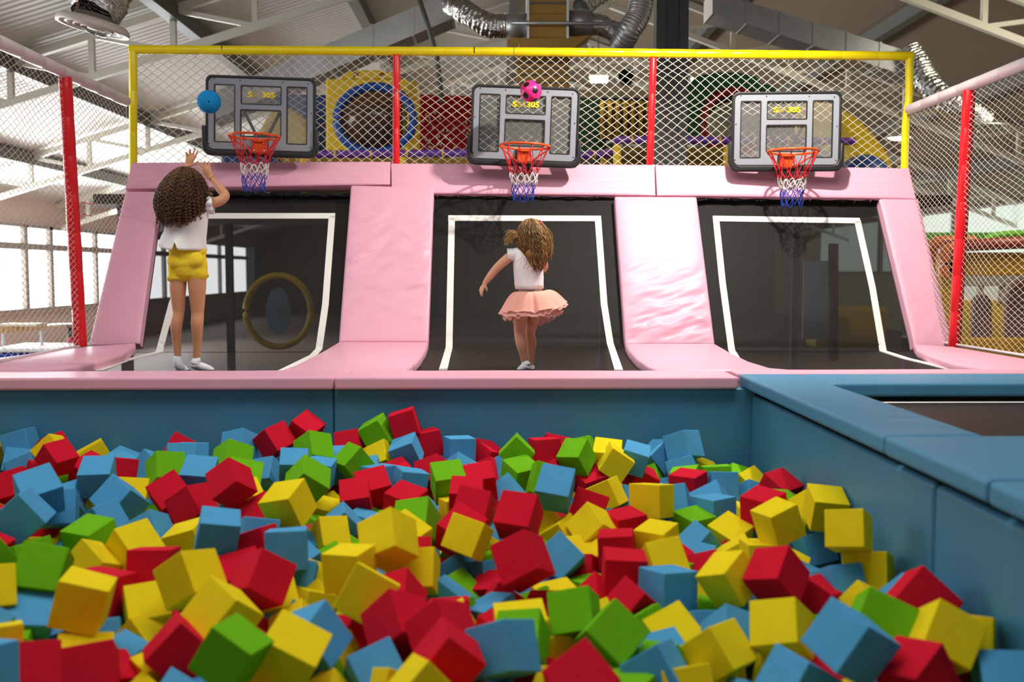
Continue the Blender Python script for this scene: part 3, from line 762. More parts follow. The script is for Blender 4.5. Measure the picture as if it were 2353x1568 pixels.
# socks
bm = bmesh.new()
chain(bm, [(a_(407.5, 822), .0235), (a_(409, 834, -.004), .027), (a_(412, 844, .010), .029), (a_(415, 851, .045), .028), (a_(419, 856, .085), .021)], 26, 1, None, 16)
s1 = fuse('sock', bm, M['sock'], g1, .004, 3)
bm = bmesh.new()
chain(bm, [(a_(452, 827), .0245), (a_(448, 836, -.006), .029), (a_(452, 841, .015), .028), (a_(464, 846, .04), .0265), (a_(474, 850, .055), .022), (a_(480, 852, .06), .017)], 30, 1, None, 16)
fuse('sock', bm, M['sock'], g1, .004, 3)
# curly hair
HP = [(383, 415, 431), (388, 403, 446), (396, 393, 456), (410, 380, 466), (425, 370, 472), (440, 363, 478), (455, 358, 484), (468, 357, 483), (482, 359, 479), (496, 364, 472), (508, 371, 461), (520, 380, 449)]
def depA(y): return float(np.interp(y, [383, 400, 425, 450, 480, 520], [.03, .085, .125, .15, .155, .145]))
hs = hair_shell('hair', HP, depA, YA, M['hair_a'], g1, .70, cut=500)
def curls(prof, dep, Y, n, rad, pitch, thick, mats, parent, y0, endf, amax=2.25, rho=(.70, 1.0), names='curls', wav=1.0, npts=52, jit=.004, rs=1):
    rnd = random.Random(rs); groups = {m: [] for m in mats}; rads = {m: [] for m in mats}
    for i in range(n):
        a = rnd.uniform(-amax, amax); rh = rnd.uniform(*rho)**.6; ye = endf(a, rnd); ys = y0+rnd.random()**2*35
        ph = rnd.random()*6.28; rr = rad*rnd.uniform(.6, 1.25); pt = pitch*rnd.uniform(.75, 1.3); hand_ = rnd.choice((-1, 1)); P = []
        drift = rnd.uniform(-.16, .16); Lacc = 0; prev = None
        for t in np.linspace(0, 1, npts):
            y = ys+(ye-ys)*t; xl, xr = prof_at(prof, min(y, prof[-1][0])); cx, hw = (xl+xr)/2, (xr-xl)/2
            aa = a+drift*t
            c = U(cx+rh*hw*math.sin(aa), y, Y); c.y -= rh*dep(y)*math.cos(aa)*(1 if abs(aa) < 1.9 else .8)
            if prev is not None: Lacc += (c-prev).length
            prev = c.copy(); k = min(1, t*4)*rr
            an = ph+hand_*Lacc/pt*6.283
            P.append(c+Vector((math.cos(an), math.sin(an)*.8, math.sin(an*1.0+.6)*.35*wav))*k)
        m = rnd.choices(mats, (3, 4, 2.2))[0]
        groups[m].append(P); rads[m].append(thick*np.interp(np.linspace(0, 1, npts), [0, .1, .8, 1], [.8, 1, 1, .35]))
    for m in mats: tubes(names, groups[m], rads[m], M[m], parent, 3, True, False)
curls(HP, depA, YA, 1300, .0085, .026, .0021, ('hair_a', 'hair_b', 'hair_c'), hs, 384, lambda a, r: (519 if abs(a) < 1.5 else 500)-r.random()**2*45+r.uniform(-6, 7), rs=5)
# a few separate ringlets hanging over the shoulder
rl = []
for x0, y0_, x1, y1, dy in ((470, 455, 474, 508, -.13), (474, 452, 477, 494, -.10), (462, 462, 463, 512, -.14), (478, 444, 491, 452, -.04), (445, 480, 446, 521, -.15), (430, 485, 429, 526, -.15), (400, 490, 398, 523, -.14), (376, 480, 372, 517, -.1), (452, 470, 455, 514, -.15)):
    P = []
    for t in np.linspace(0, 1, 60):
        c = a_(x0+(x1-x0)*t, y0_+(y1-y0_)*t, dy); an = t*40; P.append(c+Vector((math.cos(an), math.sin(an), 0))*.0065)
    rl.append(P)
    P = [p+Vector((.004, .003, .004)) for p in P]; rl.append(P)
tubes('ringlets', rl, .0026, M['hair_b'], hs, 4)
b0 = a_(416, 409, -.112); tubes('hair_clip', [[b0, b0+Vector((.028, -.012, .0))]], .0022, mat('hair_clip', (150, 92, 60), .4), hs, 6)
# ------------------------------------------------------------------ girl in the tutu
YB = 6.2
def b_(px, py, dy=0): return U(px, py, YB)+Vector((0, dy, 0))
g2 = thing('person', 'person with long wavy golden hair, white T-shirt and peach tutu, turning with one arm out', 'person', b_(1210, 850))
bm = bmesh.new()
chain(bm, [(b_(1201, 700), .050), (b_(1196, 735, -.005), .0435), (b_(1194, 764, -.008), .0345), (b_(1197.5, 788, -.018), .0355), (b_(1202, 812, -.008), .026), (b_(1205, 832, 0), .0185), (b_(1207, 840, -.004), .020)], 40, 1, None, 20)
chain(bm, [(b_(1231, 700, .03), .048), (b_(1226, 735, .045), .040), (b_(1218.5, 766, .055), .0325), (b_(1221.5, 790, .045), .0325), (b_(1221, 818, .05), .023), (b_(1220.5, 842, .055), .0165), (b_(1220, 848, .05), .018)], 40, 1, None, 20)
chain(bm, [(b_(1217, 700), .088), (b_(1219, 680), .083), (b_(1219, 662), .070), (b_(1216, 635), .076), (b_(1213, 605), .080), (b_(1211, 585), .074), (b_(1214, 572), .045)], 40, .74, (0, 1, 0), 24)
chain(bm, [(b_(1214, 578), .031), (b_(1218, 563), .028), (b_(1221, 552), .031)], 12)
blob(bm, b_(1222, 538), (.068, .082, .082)); blob(bm, b_(1224, 545, .03), (.052, .058, .062)); blob(bm, b_(1226, 541, .095), (.009, .012, .011))
for s in (-1, 1): blob(bm, b_(1222+s*26.5, 539), (.007, .015, .023))
chain(bm, [(b_(1186, 583), .031), (b_(1172, 590), .0305), (b_(1155, 604), .029), (b_(1141, 617), .0265), (b_(1127, 634), .0235), (b_(1114, 651), .0160)], 36, 1, None, 16)
chain(bm, [(b_(1236, 583), .031), (b_(1246, 596, .04), .029), (b_(1252, 614, .10), .026), (b_(1243, 622, .17), .0225), (b_(1229, 625, .22), .016)], 34, 1, None, 16)
hand(bm, b_(1114.5, 650), b_(1103, 672)-b_(1114, 651), Vector((.6, -.6, .3)), Vector((1, .3, 0)), .092, (.30, .32, .34, .36), .05, 1, .0056, Vector((.35, -.1, -.85)))
hand(bm, b_(1229, 625, .22), Vector((-.9, .2, .1)), Vector((0, 0, 1)), Vector((0, -1, 0)), .092, (.2, .22, .25, .3), .06, 1, .0056)
fuse('body', bm, M['skin2'], g2, .0032, 3)
for s in (-1, 1):
    bm = bmesh.new(); blob(bm, b_(1225+s*10, 533, .079), (.010, .006, .0075)); from_bm('eye', bm, M['eye'], g2, True)
bm = bmesh.new(); blob(bm, b_(1225, 552, .08), (.016, .007, .005)); from_bm('mouth', bm, M['lips'], g2, True)
rows = [(566, 1210, 14, .04), (570, 1208, 24, .055), (576, 1208, 31, .068), (586, 1212, 33.5, .080), (600, 1213.5, 33.5, .086), (620, 1214, 33.5, .088), (640, 1215, 33, .088), (654, 1216, 32.5, .087), (664, 1217, 31.5, .086)]
rings = []
for y, cx, hw, dp in rows:
    def fn(v, a, y=y):
        w = noise.noise(Vector((a*1.6, y*.035, 8)))*.009+noise.noise(Vector((a*3, y*.09, 2)))*.004
        return v+Vector((math.cos(a)*w, math.sin(a)*w, (v.x-b_(1215, y).x)*.02))
    rings.append(ellring(cx, y, hw, dp, YB, 0, 90, fn))
ts = loft('t_shirt', rings, M['cotton'], g2, False, True, True, .003)
ruffle('sleeve', b_(1187, 584, 0), b_(1166, 586)-b_(1187, 584), .036, .037, .056, M['cotton'], ts, 3, .002)
ruffle('sleeve', b_(1234, 583, 0), b_(1247, 596, .05)-b_(1234, 583), .036, .037, .05, M['cotton'], ts, 3, .002)
wbr = [ellring(1219, y, hw, .074, YB, 0, 80) for y, hw in ((659, 26.5), (664, 27), (669, 27), (672, 26.5))]
band = loft('waistband', wbr, M['waist'], g2)
def tutu(name, m, parent, ynear, yfar, xl, xr, yl, yr, waves, amp, seed, drop=.0, puff=.03):
    cx, hw = (xl+xr)/2, (xr-xl)/2; rings = []; n = 220
    zc = lambda y: U(cx, y, YB).z
    zn, zf, zl, zr = zc(ynear), zc(yfar), zc(yl), zc(yr); zm = (zn+zf)/2; zlr = (zl+zr)/2
    for i in range(15):
        t = i/14; ring = []
        for k in range(n):
            a = 2*PI*k/n; c, s = math.cos(a), math.sin(a)
            wp = b_(1219, 670)+Vector((26.5*ppm(YB)*c, .073*s, 0))
            hz = (zm if False else 0)
            base = (zn+zf)/2*abs(s)**2+(zl+zr)/2*abs(c)**2
            hz = base+(zf-zn)/2*s*abs(s)+(zr-zl)/2*c*abs(c)
            ed = noise.noise(Vector((c*2.2+seed, s*2.2, seed)))
            ru = math.sin(a*waves+2.2*ed*3)+.5*math.sin(a*waves*1.7+seed)
            rr = 1+ .05*ed
            hp_ = Vector((U(cx, 700, YB).x+hw*ppm(YB)*c*rr, YB+.185*s*rr, hz+.014*ed))
            p = wp.lerp(hp_, t)
            p.z += puff*math.sin(PI*min(1, t*1.05))*(1-.3*t)      # rounded flare
            k2 = amp*(t**.8)*ru
            p += Vector((c, s, 0))*k2*.55+Vector((0, 0, 1))*k2*.8*(.4+.6*t)
            p.z -= drop*t
            ring.append(tuple(p))
        rings.append(ring)
    return loft(name, rings, m, parent)
top = tutu('skirt', M['tulle'], g2, 714, 728, 1149, 1301, 716, 697, 5, .007, 1.3, 0, .040)
tutu('tulle_layer', M['tulle_in'], top, 719, 744, 1147, 1303, 722, 702, 8, .009, 4.1, .004, .022)
tutu('tulle_layer', M['tulle_in'], top, 722, 754, 1156, 1292, 732, 718, 13, .010, 7.7, .006, .008)
bm = bmesh.new()
chain(bm, [(b_(1205.5, 834), .0215), (b_(1212, 839, -.012), .0235), (b_(1204, 844, .0), .024), (b_(1196, 850, .012), .021), (b_(1191, 855, .02), .016)], 26, 1, None, 16)
fuse('sock', bm, M['sock'], g2, .004, 3)
bm = bmesh.new()
chain(bm, [(b_(1221, 844, .055), .019), (b_(1222, 850, .05), .021), (b_(1214, 855, .06), .021), (b_(1206, 859, .07), .016)], 22, 1, None, 16)
fuse('sock', bm, M['sock'], g2, .004, 3)
HQ = [(502, 1213, 1226), (506, 1204, 1238), (512, 1198, 1246), (522, 1191, 1254), (534, 1187, 1260), (548, 1184, 1266), (562, 1184, 1268), (576, 1190, 1267), (590, 1198, 1263), (604, 1207, 1256), (616, 1216, 1249), (626, 1224, 1243)]
def depB(y): return float(np.interp(y, [502, 515, 535, 560, 590, 626], [.03, .078, .108, .118, .12, .115]))
hs2 = hair_shell('hair', HQ, depB, YB, M['gold_a'], g2, .72, cut=600)
curls(HQ, depB, YB, 1150, .0055, .055, .0017, ('gold_a', 'gold_b', 'gold_c'), hs2, 503, lambda a, r: (620 if abs(a) < 1.3 else 600)-r.random()**2*35+r.uniform(-6, 8), rs=9, names='strands', wav=.3)
fl = []
rnd = random.Random(4)
for i in range(60):
    x1, y1 = rnd.uniform(1157, 1176), rnd.uniform(532, 566); P = []
    for t in np.linspace(0, 1, 26):
        c = b_(1192+(x1-1192)*t, 548+(y1-548)*t-9*math.sin(t*PI)*rnd.uniform(.9, 1.1), -.05); an = t*(9+i % 5*2)+i
        P.append(c+Vector((math.cos(an)*.006, math.sin(an)*.006, math.sin(an)*.006))*min(1, t*3))
    fl.append(P)
for i in range(26):
    x1, y1 = rnd.uniform(1254, 1272), rnd.uniform(545, 600); x0, y0_ = rnd.uniform(1236, 1250), rnd.uniform(512, 530); P = []
    for t in np.linspace(0, 1, 26):
        c = b_(x0+(x1-x0)*math.sin(t*PI/2), y0_+(y1-y0_)*t, -.05); an = t*6+i; P.append(c+Vector((math.cos(an), math.sin(an), 0))*.004)
    fl.append(P)
for x1, y1 in ((1203, 618), (1196, 607), (1223, 628), (1235, 624), (1188, 603), (1212, 622)):
    P = []
    for t in np.linspace(0, 1, 40):
        c = b_(1215+(x1-1215)*t, 575+(y1-575)*t, -.115); an = t*17; P.append(c+Vector((math.cos(an), math.sin(an)*.5, 0))*.007*t)
    fl.append(P); fl.append([p+Vector((.003, 0, .002)) for p in P])
tubes('flying_strands', fl, .0013, M['gold_c'], hs2, 3)
hb = [b_(1240+4*t, 507+9*t, -.03-.03*t) for t in np.linspace(0, 1, 6)]; tubes('hair_band', [hb], .004, mat('pink_hair_band', (230, 60, 120), .5), hs2, 8)

# ================================================================== the hall: floor, walls, windows, roof
def struct(o): o['kind'] = 'structure'; return o
FZ = -1.22
M['floor'] = mat('hall_floor', (150, 132, 122), .5, .3, var=.05, vscale=1)
M['wall'] = mat('pinkish_wall', (214, 190, 182), .8, .2, var=.03, vscale=1)
M['wall_r'] = mat('greenish_wall', (186, 188, 150), .8, .2, var=.03, vscale=1)
M['dark_wall'] = mat('dusky_wall', (120, 112, 100), .8, .2, var=.05, vscale=1)
M['day'] = mat('daylight_glass', (250, 253, 255), .3, .2, emit=5.0)
M['day_pale'] = mat('pale_roof_light', (206, 222, 210), .3, .2, emit=.75)
M['mull'] = mat('window_frame', (150, 142, 134), .6, .3)
struct(box('floor', (1, 19, FZ-.05), (26, 50, .1), M['floor']))
struct(box('floor_pit', (-1.6, 3.3, WZ-.0), (6.0, 4.2, .02), mat('pit_floor', (60, 60, 62), .8))).name = 'floor'
XWL = -10.0
def wallp(x, y0, y1, z0, z1, m, name='wall_left'): return struct(box(name, (x, (y0+y1)/2, (z0+z1)/2), (.15, y1-y0, z1-z0), m))
WB, WT = -.27, 1.56          # window sill and head, from the floor of the deck
wallp(XWL-.1, 6, 44, FZ, WB, M['wall']); wallp(XWL-.1, 6, 44, WT, 2.5, M['wall'])
ys = [8, 12.2, 14.6, 17, 19.2, 21.2, 22.4, 24.9, 27.5, 30, 33, 36, 40]
for i, (y0, y1) in enumerate(zip(ys, ys[1:])):
    w = struct(bpy.data.objects.new('window_%d' % (i+1), None)); COL.objects.link(w); w.location = (XWL, (y0+y1)/2, WB)
    bm = bmesh.new()
    add_box(bm, (XWL, y0+.05, (WB+WT)/2), (.16, .16, WT-WB)); add_box(bm, (XWL, (y0+y1)/2, 1.10), (.14, y1-y0, .14))
    add_box(bm, (XWL, (y0+y1)/2, WB+.03), (.2, y1-y0, .06)); add_box(bm, (XWL, (y0+y1)/2, WT-.03), (.16, y1-y0, .06))
    from_bm('window_frame', bm, M['mull'], w)
    box('pane', (XWL-.03, (y0+y1)/2, (WB+WT)/2), (.02, y1-y0, WT-WB), M['day'], w)
struct(box('wall_right', (12.2, 24, .6), (.15, 40, 3.8), M['wall_r']))
struct(box('wall_back', (1, 43.5, 1.5), (23, .15, 6), M['dark_wall']))
for i, (y0, y1) in enumerate(((19, 22), (22.3, 26), (26.4, 31), (31.5, 37))):
    w = struct(bpy.data.objects.new('window_%d' % (i+20), None)); COL.objects.link(w); w.location = (12.1, (y0+y1)/2, .6)
    box('window_frame', (12.1, (y0+y1)/2, 1.35), (.06, y1-y0+.1, 1.7), M['mull'], w); box('pane', (12.05, (y0+y1)/2, 1.35), (.04, y1-y0-.1, 1.55), M['day_pale'], w)
# roof sheets: two slopes meeting at the ridge
RX, RZ = 2.0, 5.95; SL, SR = .312, .365
def roofz(x): return RZ-.05-(RX-x)*SL if x < RX else RZ-.05-(x-RX)*SR
def slab(name, x0, x1, y0, y1, m):
    o = raw(name, [(x0, y0, roofz(x0)), (x1, y0, roofz(x1)), (x1, y1, roofz(x1)), (x0, y1, roofz(x0)), (x0, y0, roofz(x0)+.08), (x1, y0, roofz(x1)+.08), (x1, y1, roofz(x1)+.08), (x0, y1, roofz(x0)+.08)],
            [(0, 1, 2, 3), (7, 6, 5, 4), (0, 4, 5, 1), (1, 5, 6, 2), (2, 6, 7, 3), (3, 7, 4, 0)], m); return struct(o)
M['roof_r'] = mat('ribbed_roof_sheet_shaded', (128, 114, 96), .6, .3, bump=.35, bscale=2.2, wave='Y', var=.06, vscale=.8)  # same ribbed sheet, darker and warmer: the dimmer slope's shade is in the colour
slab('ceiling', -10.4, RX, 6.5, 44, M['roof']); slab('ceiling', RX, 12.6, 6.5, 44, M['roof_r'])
# trusses: top and bottom chord, posts and braces per slope
TN_ = ['nearest', 'second', 'third', 'fourth', 'fifth']
tnames = ['white steel roof truss nearest the pit', 'white steel roof truss next behind the nearest one', 'white steel roof truss halfway down the hall', 'white steel roof truss before the last one', 'white steel roof truss farthest down the hall']
bdep = .52
for k, Y in enumerate((13, 18, 23, 28, 34)):
    t = thing('roof_truss', tnames[k], 'truss', (0, Y, 2), 'roof trusses')
    def tz(x): return roofz(x)-.10
    for side, (xa, xb) in enumerate(((-10.3, RX), (RX, 12.4))):
        w = .085 if k else .085
        bm = bmesh.new(); add_bar(bm, (xa, Y, tz(xa)), (xb, Y, tz(xb)), .09, .10); from_bm('top_chord', bm, M['steel_white'], t)
        bm = bmesh.new(); add_bar(bm, (xa, Y, tz(xa)-bdep), (xb, Y, tz(xb)-bdep), .09, .09); from_bm('bottom_chord', bm, M['steel_white'], t)
        sp = 1.04; n = int((xb-xa)/sp); xs = [-6.2+1.04*i for i in range(-4, 20) if xa+.1 < -6.2+1.04*i < xb-.1]
        for x in xs:
            bm = bmesh.new(); add_bar(bm, (x, Y, tz(x)-bdep), (x, Y, tz(x)), .07, .07, Vector((0, 1, 0))); from_bm('web_post', bm, M['steel_white'], t)
        for a, b in zip(xs, xs[1:]):
            bm = bmesh.new()
            if side == 0: add_bar(bm, (a, Y, tz(a)), (b, Y, tz(b)-bdep), .06, .06, Vector((0, 1, 0)))
            else: add_bar(bm, (b, Y, tz(b)), (a, Y, tz(a)-bdep), .06, .06, Vector((0, 1, 0)))
            from_bm('web_brace', bm, M['steel_white'], t)
pls = ['in the window half, closest to the wall', 'in the window half, fourth from the wall', 'in the window half, second from the wall', 'in the window half, third from the wall', 'beside the ridge', 'on the castle half, nearest the ridge', 'on the castle half, second from the ridge', 'on the castle half, third from the ridge', 'on the castle half, low by the wall']
for i, x in enumerate((-8.28, -2.04, -6.2, -4.12, .3, 3.9, 6.0, 8.1, 10.2)):
    o = box('roof_purlin', (x, 25, roofz(x)-.14), (.16, 37, .20), M['steel_dark']); tag(o, 'dark steel roof purlin '+pls[i], 'beam', 'roof purlins')
# dark grey steel column
bm = bmesh.new(); c0 = U(1539, 300, 11.2); w = 72*ppm(11.2)
add_box(bm, (c0.x, 11.2, 2.2), (w*.45, .14, 7.2)); add_box(bm, (c0.x-w*.36, 11.2, 2.2), (w*.28, .22, 7.2)); add_box(bm, (c0.x+w*.36, 11.2, 2.2), (w*.28, .22, 7.2))
tag(from_bm('steel_column', bm, M['column']), 'dark grey steel column behind the net', 'column')
# ------------------------------------------------------------------ ducts
def flex(name, pts, r, m=None, parent=None, n=160, sides=36, amp=.10):
    P = spline(pts, n); V, Fc = tube_data([P], r, sides, False)
    V = np.array(V); C = np.repeat(P, sides, 0); D = V-C
    w = np.array([1+amp*noise.noise(Vector(v)*9)+amp*.8*noise.noise(Vector(v)*23)+.03*math.sin(i//sides*1.2) for i, v in enumerate(V)])
    return raw(name, C+D*w[:, None], Fc, m or M['foil'], parent, True)
d1 = thing('air_diffuser', 'round ceiling air diffuser hanging on a crinkled foil duct', 'air vent', U(213, 62, 8.8))
dc = U(213, 64, 8.8); k = ppm(8.8)
tilt = Matrix.Translation(dc) @ Matrix.Rotation(.22, 4, 'Y') @ Matrix.Rotation(.0, 4, 'X')
def tl_(o): o.data.transform(tilt); return o
M['diff'] = mat('white_diffuser', (206, 196, 190), .4, .4)
R0 = 79*k
def lat(name, prof, m, par): 
    o = lathe(name, prof, m, par, 56); o.data.transform(tilt); return o
lat('outer_ring', [(R0*.62, .06), (R0*.9, .055), (R0*.985, .03), (R0, .0), (R0*.985, -.012), (R0*.93, -.006), (R0*.88, .012), (R0*.70, .05)], M['diff'], d1)
for i, (ra, rb) in enumerate(((.60, .74), (.42, .52), (.24, .32))):
    lat('cone_ring', [(R0*ra, .045), (R0*rb, -.004-.004*i), (R0*rb*1.02, .0), (R0*(ra+.02), .05)], M['diff'], d1)
lat('centre_disc', [(0.001, -.012), (R0*.14, -.01), (R0*.16, .004), (R0*.1, .03)], M['diff'], d1)
lat('collar', [(R0*.62, .05), (R0*.58, .09), (R0*.52, .11)], mat('dark_collar', (110, 104, 96), .5), d1)
flex('flexible_duct', [dc+Vector((.0, 0, .08)), U(232, 15, 8.9), U(262, -40, 9.1), U(330, -110, 9.6), U(420, -160, 10.4)], .19, None, d1)
tubes('hanger_strap', [[dc+Vector((-.07, -.16, .06)), U(188, -40, 8.8)]], .012, mat('rusty_strap', (120, 80, 60), .6), d1, 6)
def rduct(name, a, b, ha, hb, dep, m, mb, label):
    """rectangular duct seen from below: a, b upper edge points, ha/hb drop"""
    t = thing(name, label, 'duct', tuple(a))
    up = Vector((0, 0, 1)); V = []
    for p, h in ((a, ha), (b, hb)):
        p = Vector(p); V += [p, p-up*h, p-up*h+Vector((0, dep, 0)), p+Vector((0, dep, 0))]
    raw('duct_shell', V, [(0, 1, 5, 4), (1, 2, 6, 5), (2, 3, 7, 6), (3, 0, 4, 7), (0, 3, 2, 1), (4, 5, 6, 7)], m, t)
    n = 6
    for i in range(n+1):
        u = i/n; p = Vector(a).lerp(Vector(b), u); h = ha+(hb-ha)*u
        box('flange', tuple(p+Vector((0, dep/2, -h/2))), (.03, dep+.02, h+.02), m, t)
    return t
rduct('ventilation_duct', U(1042, -22, 12.4), U(480, 216, 12.4), .33, .33, .5, M['duct'], None, 'long galvanised duct sloping down to the left of the ridge')
rduct('ventilation_duct', U(1640, -20, 12.4), U(2100, 122, 12.4), .26, .30, .5, M['duct'], None, 'long galvanised duct sloping down on the castle side')
ex = thing('flexible_duct', 'crinkled foil duct dropping to a vent above the castle side rail', 'duct', U(2100, 140, 12.2))
flex('duct_tube', [U(2085, 118, 12.4), U(2108, 150, 12.3), U(2130, 190, 12.2), U(2175, 235, 12.0), U(2225, 262, 11.9), U(2262, 285, 11.9)], .155, None, ex)
ec = U(2262, 288, 11.9)
lathe('vent_mouth', [(.12, .02), (.24, .0), (.25, -.03), (.18, -.04), (.05, -.03)], M['duct'], ex, 40, tuple(ec))
# central air handling: a ochre duct hanging along the ridge with foil branches
cd = thing('air_handling_unit', 'ochre ventilation box under the ridge with foil ducts on both sides', 'ventilation unit', U(1258, 60, 11))
Yc = 11.0; kc = ppm(Yc)
def cb(name, x0, y0, x1, y1, Y, dep, m, par, bw=.01):
    a, b = U(x0, y0, Y), U(x1, y1, Y)
    return box(name, ((a.x+b.x)/2, Y+dep/2, (a.z+b.z)/2), (abs(b.x-a.x), dep, abs(a.z-b.z)), m, par, bw)
cb('supply_box', 1213, -30, 1304, 86, Yc, .45, M['ochre'], cd)
for yy in (4, 30, 57): 
    cb('seam', 1211, yy, 1306, yy+(2 if yy > 5 else 5), Yc-.012, .03, M['ochre'] if yy > 5 else M['steel_dark'], cd, 0)
cb('side_flange', 1211, -30, 1216, 88, Yc-.02, .5, M['duct'], cd, 0); cb('side_flange', 1302, -30, 1307, 88, Yc-.02, .5, M['duct'], cd, 0)
pl_ = [U(1165, 88, Yc), U(1210, 86, Yc), U(1300, 86, Yc), U(1358, 80, Yc), U(1322, 108, Yc), U(1318, 122, Yc), U(1196, 122, Yc), U(1192, 100, Yc)]
prism('plenum', pl_, (0, .5, 0), M['ochre'], cd, .006)
cb('lower_duct', 1188, 128, 1308, 215, Yc+.3, .4, M['ochre'], cd)
for i, yy in enumerate((142, 155, 170, 188)): cb('louvre', 1186, yy, 1309, yy+3, Yc+.28, .03, M['steel_dark'], cd, 0)
def stub(xa, xb, yc, r, m): 
    a, b = U(xa, yc, Yc+.2), U(xb, yc, Yc+.2); return tubes('branch_collar', [[a, b]], r, m, cd, 28)
stub(1163, 1214, 59, 27*kc, M['duct']); stub(1303, 1360, 54, 29*kc, M['duct'])
flex('flexible_duct', [U(1166, 60, Yc+.2), U(1130, 60, Yc+.2), U(1085, 38, Yc+.25), U(1050, 14, Yc+.4), U(1036, 6, Yc+.7)], 26*kc, None, cd, 120)
flex('flexible_duct', [U(1358, 56, Yc+.2), U(1390, 62, Yc+.2), U(1422, 85, Yc+.2), U(1436, 118, Yc+.25)], 24*kc, None, cd, 120)
flex('flexible_duct', [U(1335, 20, Yc+.5), U(1360, -4, Yc+.6), U(1400, -30, Yc+.8)], 25*kc, None, cd, 90)
fx = flex('flexible_duct', [U(1478, -30, Yc), U(1468, 30, Yc), U(1445, 72, Yc), U(1425, 104, Yc+.2)], 27*kc, M['duct'], None, 120, 30, .05); tag(fx, 'dull grey flexible duct hanging next to the dark column', 'duct')
tubes('tie_rod', [[U(1176, 52, Yc-.05), U(1440, 55, Yc-.05)]], .022, M['duct'], cd, 8)
hr = tubes('hanging_conduit', [[U(957, -20, 11.5), U(985, 62, 11.5), U(1004, 130, 11.5), U(1016, 235, 11.5)]], .028, M['steel_dark'], None, 8); tag(hr, 'dark conduit pole hanging beside the galvanised duct', 'pole')
cb2 = thing('duct_opening', 'round black mouth of an open duct, next to the ceiling light', 'duct', U(1438, 175, 14))
tubes('rim', [[U(1438, 176, 14.0), U(1438, 176, 14.4)]], 21*ppm(14), M['duct'], cb2, 32); tubes('mouth', [[U(1438, 176, 13.98), U(1438, 176, 14.0)]], 17.5*ppm(14), M['gap'], cb2, 32)
bx_ = thing('wall_duct', 'grey beige ventilation box below the round duct mouth', 'duct', U(1420, 240, 14.5)); 
a, b = U(1330, 205, 14.6), U(1490, 235, 14.6); box('duct_shell', ((a.x+b.x)/2, 14.8, (a.z+b.z)/2), (b.x-a.x, .4, a.z-b.z), mat('grey_beige', (150, 142, 120), .7), bx_, .02)
# lamps that hang in view
M['lamp_glow'] = mat('lamp_glow', (255, 246, 226), .3, .2, emit=9)
l1 = thing('strip_light', 'small lit white ceiling strip light behind the middle hoop', 'ceiling light', U(1375, 182, 13))
a, b = U(1356, 176, 13), U(1396, 189, 13); box('diffuser', ((a.x+b.x)/2, 13, (a.z+b.z)/2), (b.x-a.x, .12, a.z-b.z), M['lamp_glow'], l1, .01)
box('housing', ((a.x+b.x)/2, 13.03, a.z+.015), (b.x-a.x+.03, .16, .03), M['steel_white'], l1, .005); tubes('cord', [[U(1375, 176, 13), U(1375, 60, 13)]], .008, M['steel_dark'], l1, 6)
l2 = thing('pendant_lamp', 'bell shaped pendant lamp glowing behind the yellow post', 'pendant lamp', U(2066, 315, 15))
lc = U(2066, 318, 15); kk = ppm(15)
lathe('lamp_shade', [(5*kk, 34*kk), (8*kk, 24*kk), (18*kk, 16*kk), (27*kk, 6*kk), (31*kk, 0)], mat('grey_shade', (120, 120, 116), .4), l2, 40, tuple(lc))
lathe('lamp_bulb', [(.001, -5*kk), (16*kk, -3*kk), (25*kk, 2*kk), (24*kk, 4*kk)], M['lamp_glow'], l2, 32, tuple(lc)); tubes('cord', [[lc+Vector((0, 0, 33*kk)), lc+Vector((0, 0, 1.2))]], .014, M['steel_dark'], l2, 6)
l3 = thing('spot_lamp', 'tiny white lamp beside the dark column, lower right of it', 'lamp', U(1586, 190, 13.5))
tubes('lamp_tube', [[U(1590, 178, 13.5), U(1590, 190, 13.5)]], .012, M['lamp_glow'], l3, 8); tubes('bracket', [[U(1578, 216, 13.5), U(1592, 200, 13.5)]], .02, M['steel_white'], l3, 8)
# ------------------------------------------------------------------ play structure behind the net
YP = 12.0; kp = ppm(YP)
def pc_(c, m): return mat(c, m, .45, .35, bump=.03, bscale=8)
M['p_yel'] = pc_('moulded_yellow', (236, 196, 12)); M['p_blue'] = pc_('moulded_blue', (20, 66, 128)); M['p_green'] = pc_('moulded_green', (14, 84, 50)); M['p_red'] = pc_('moulded_dark_red', (140, 26, 36))
M['p_purple'] = mat('purple_vinyl', (110, 62, 168), .35, .4); M['p_mustard'] = mat('mustard_panel', (150, 112, 14), .5, .3, var=.06)
M['bubble'] = mat('bubble_window', (86, 70, 60), .12, .5, alpha=.55); M['bubble_pale'] = mat('pale_bubble', (196, 188, 162), .2, .5, var=.05)
def pl2(name, ols, dep, Y, m, par, bevel=.02):
    """plate with holes from pixel outlines at depth Y"""
    O = []
    for ol in ols: O.append([((lambda p: (p.x, p.z))(U(x, y, Y))) for x, y in ol])
    return plate(name, O, dep, m, par, Matrix.Translation((0, Y, 0)), bevel)
def circ(cx, cy, rx, ry, n=48, a0=0, a1=2*PI): return [(cx+rx*math.cos(a0+(a1-a0)*i/n), cy+ry*math.sin(a0+(a1-a0)*i/n)) for i in range(n)]
def rr_(x0, y0, x1, y1, r): return rrect(x0, y0, x1, y1, r)
t = thing('play_window', 'yellow moulded play panel with a blue ringed bubble window', 'play panel', U(850, 345, YP))
pl2('panel', [rr_(753, 186, 944, 352, 8), circ(862, 275, 90, 78)], .30, YP, M['p_yel'], t, .03)
pl2('side_flank', [rr_(930, 196, 962, 350, 6)], .5, YP+.3, M['p_yel'], t, .02)
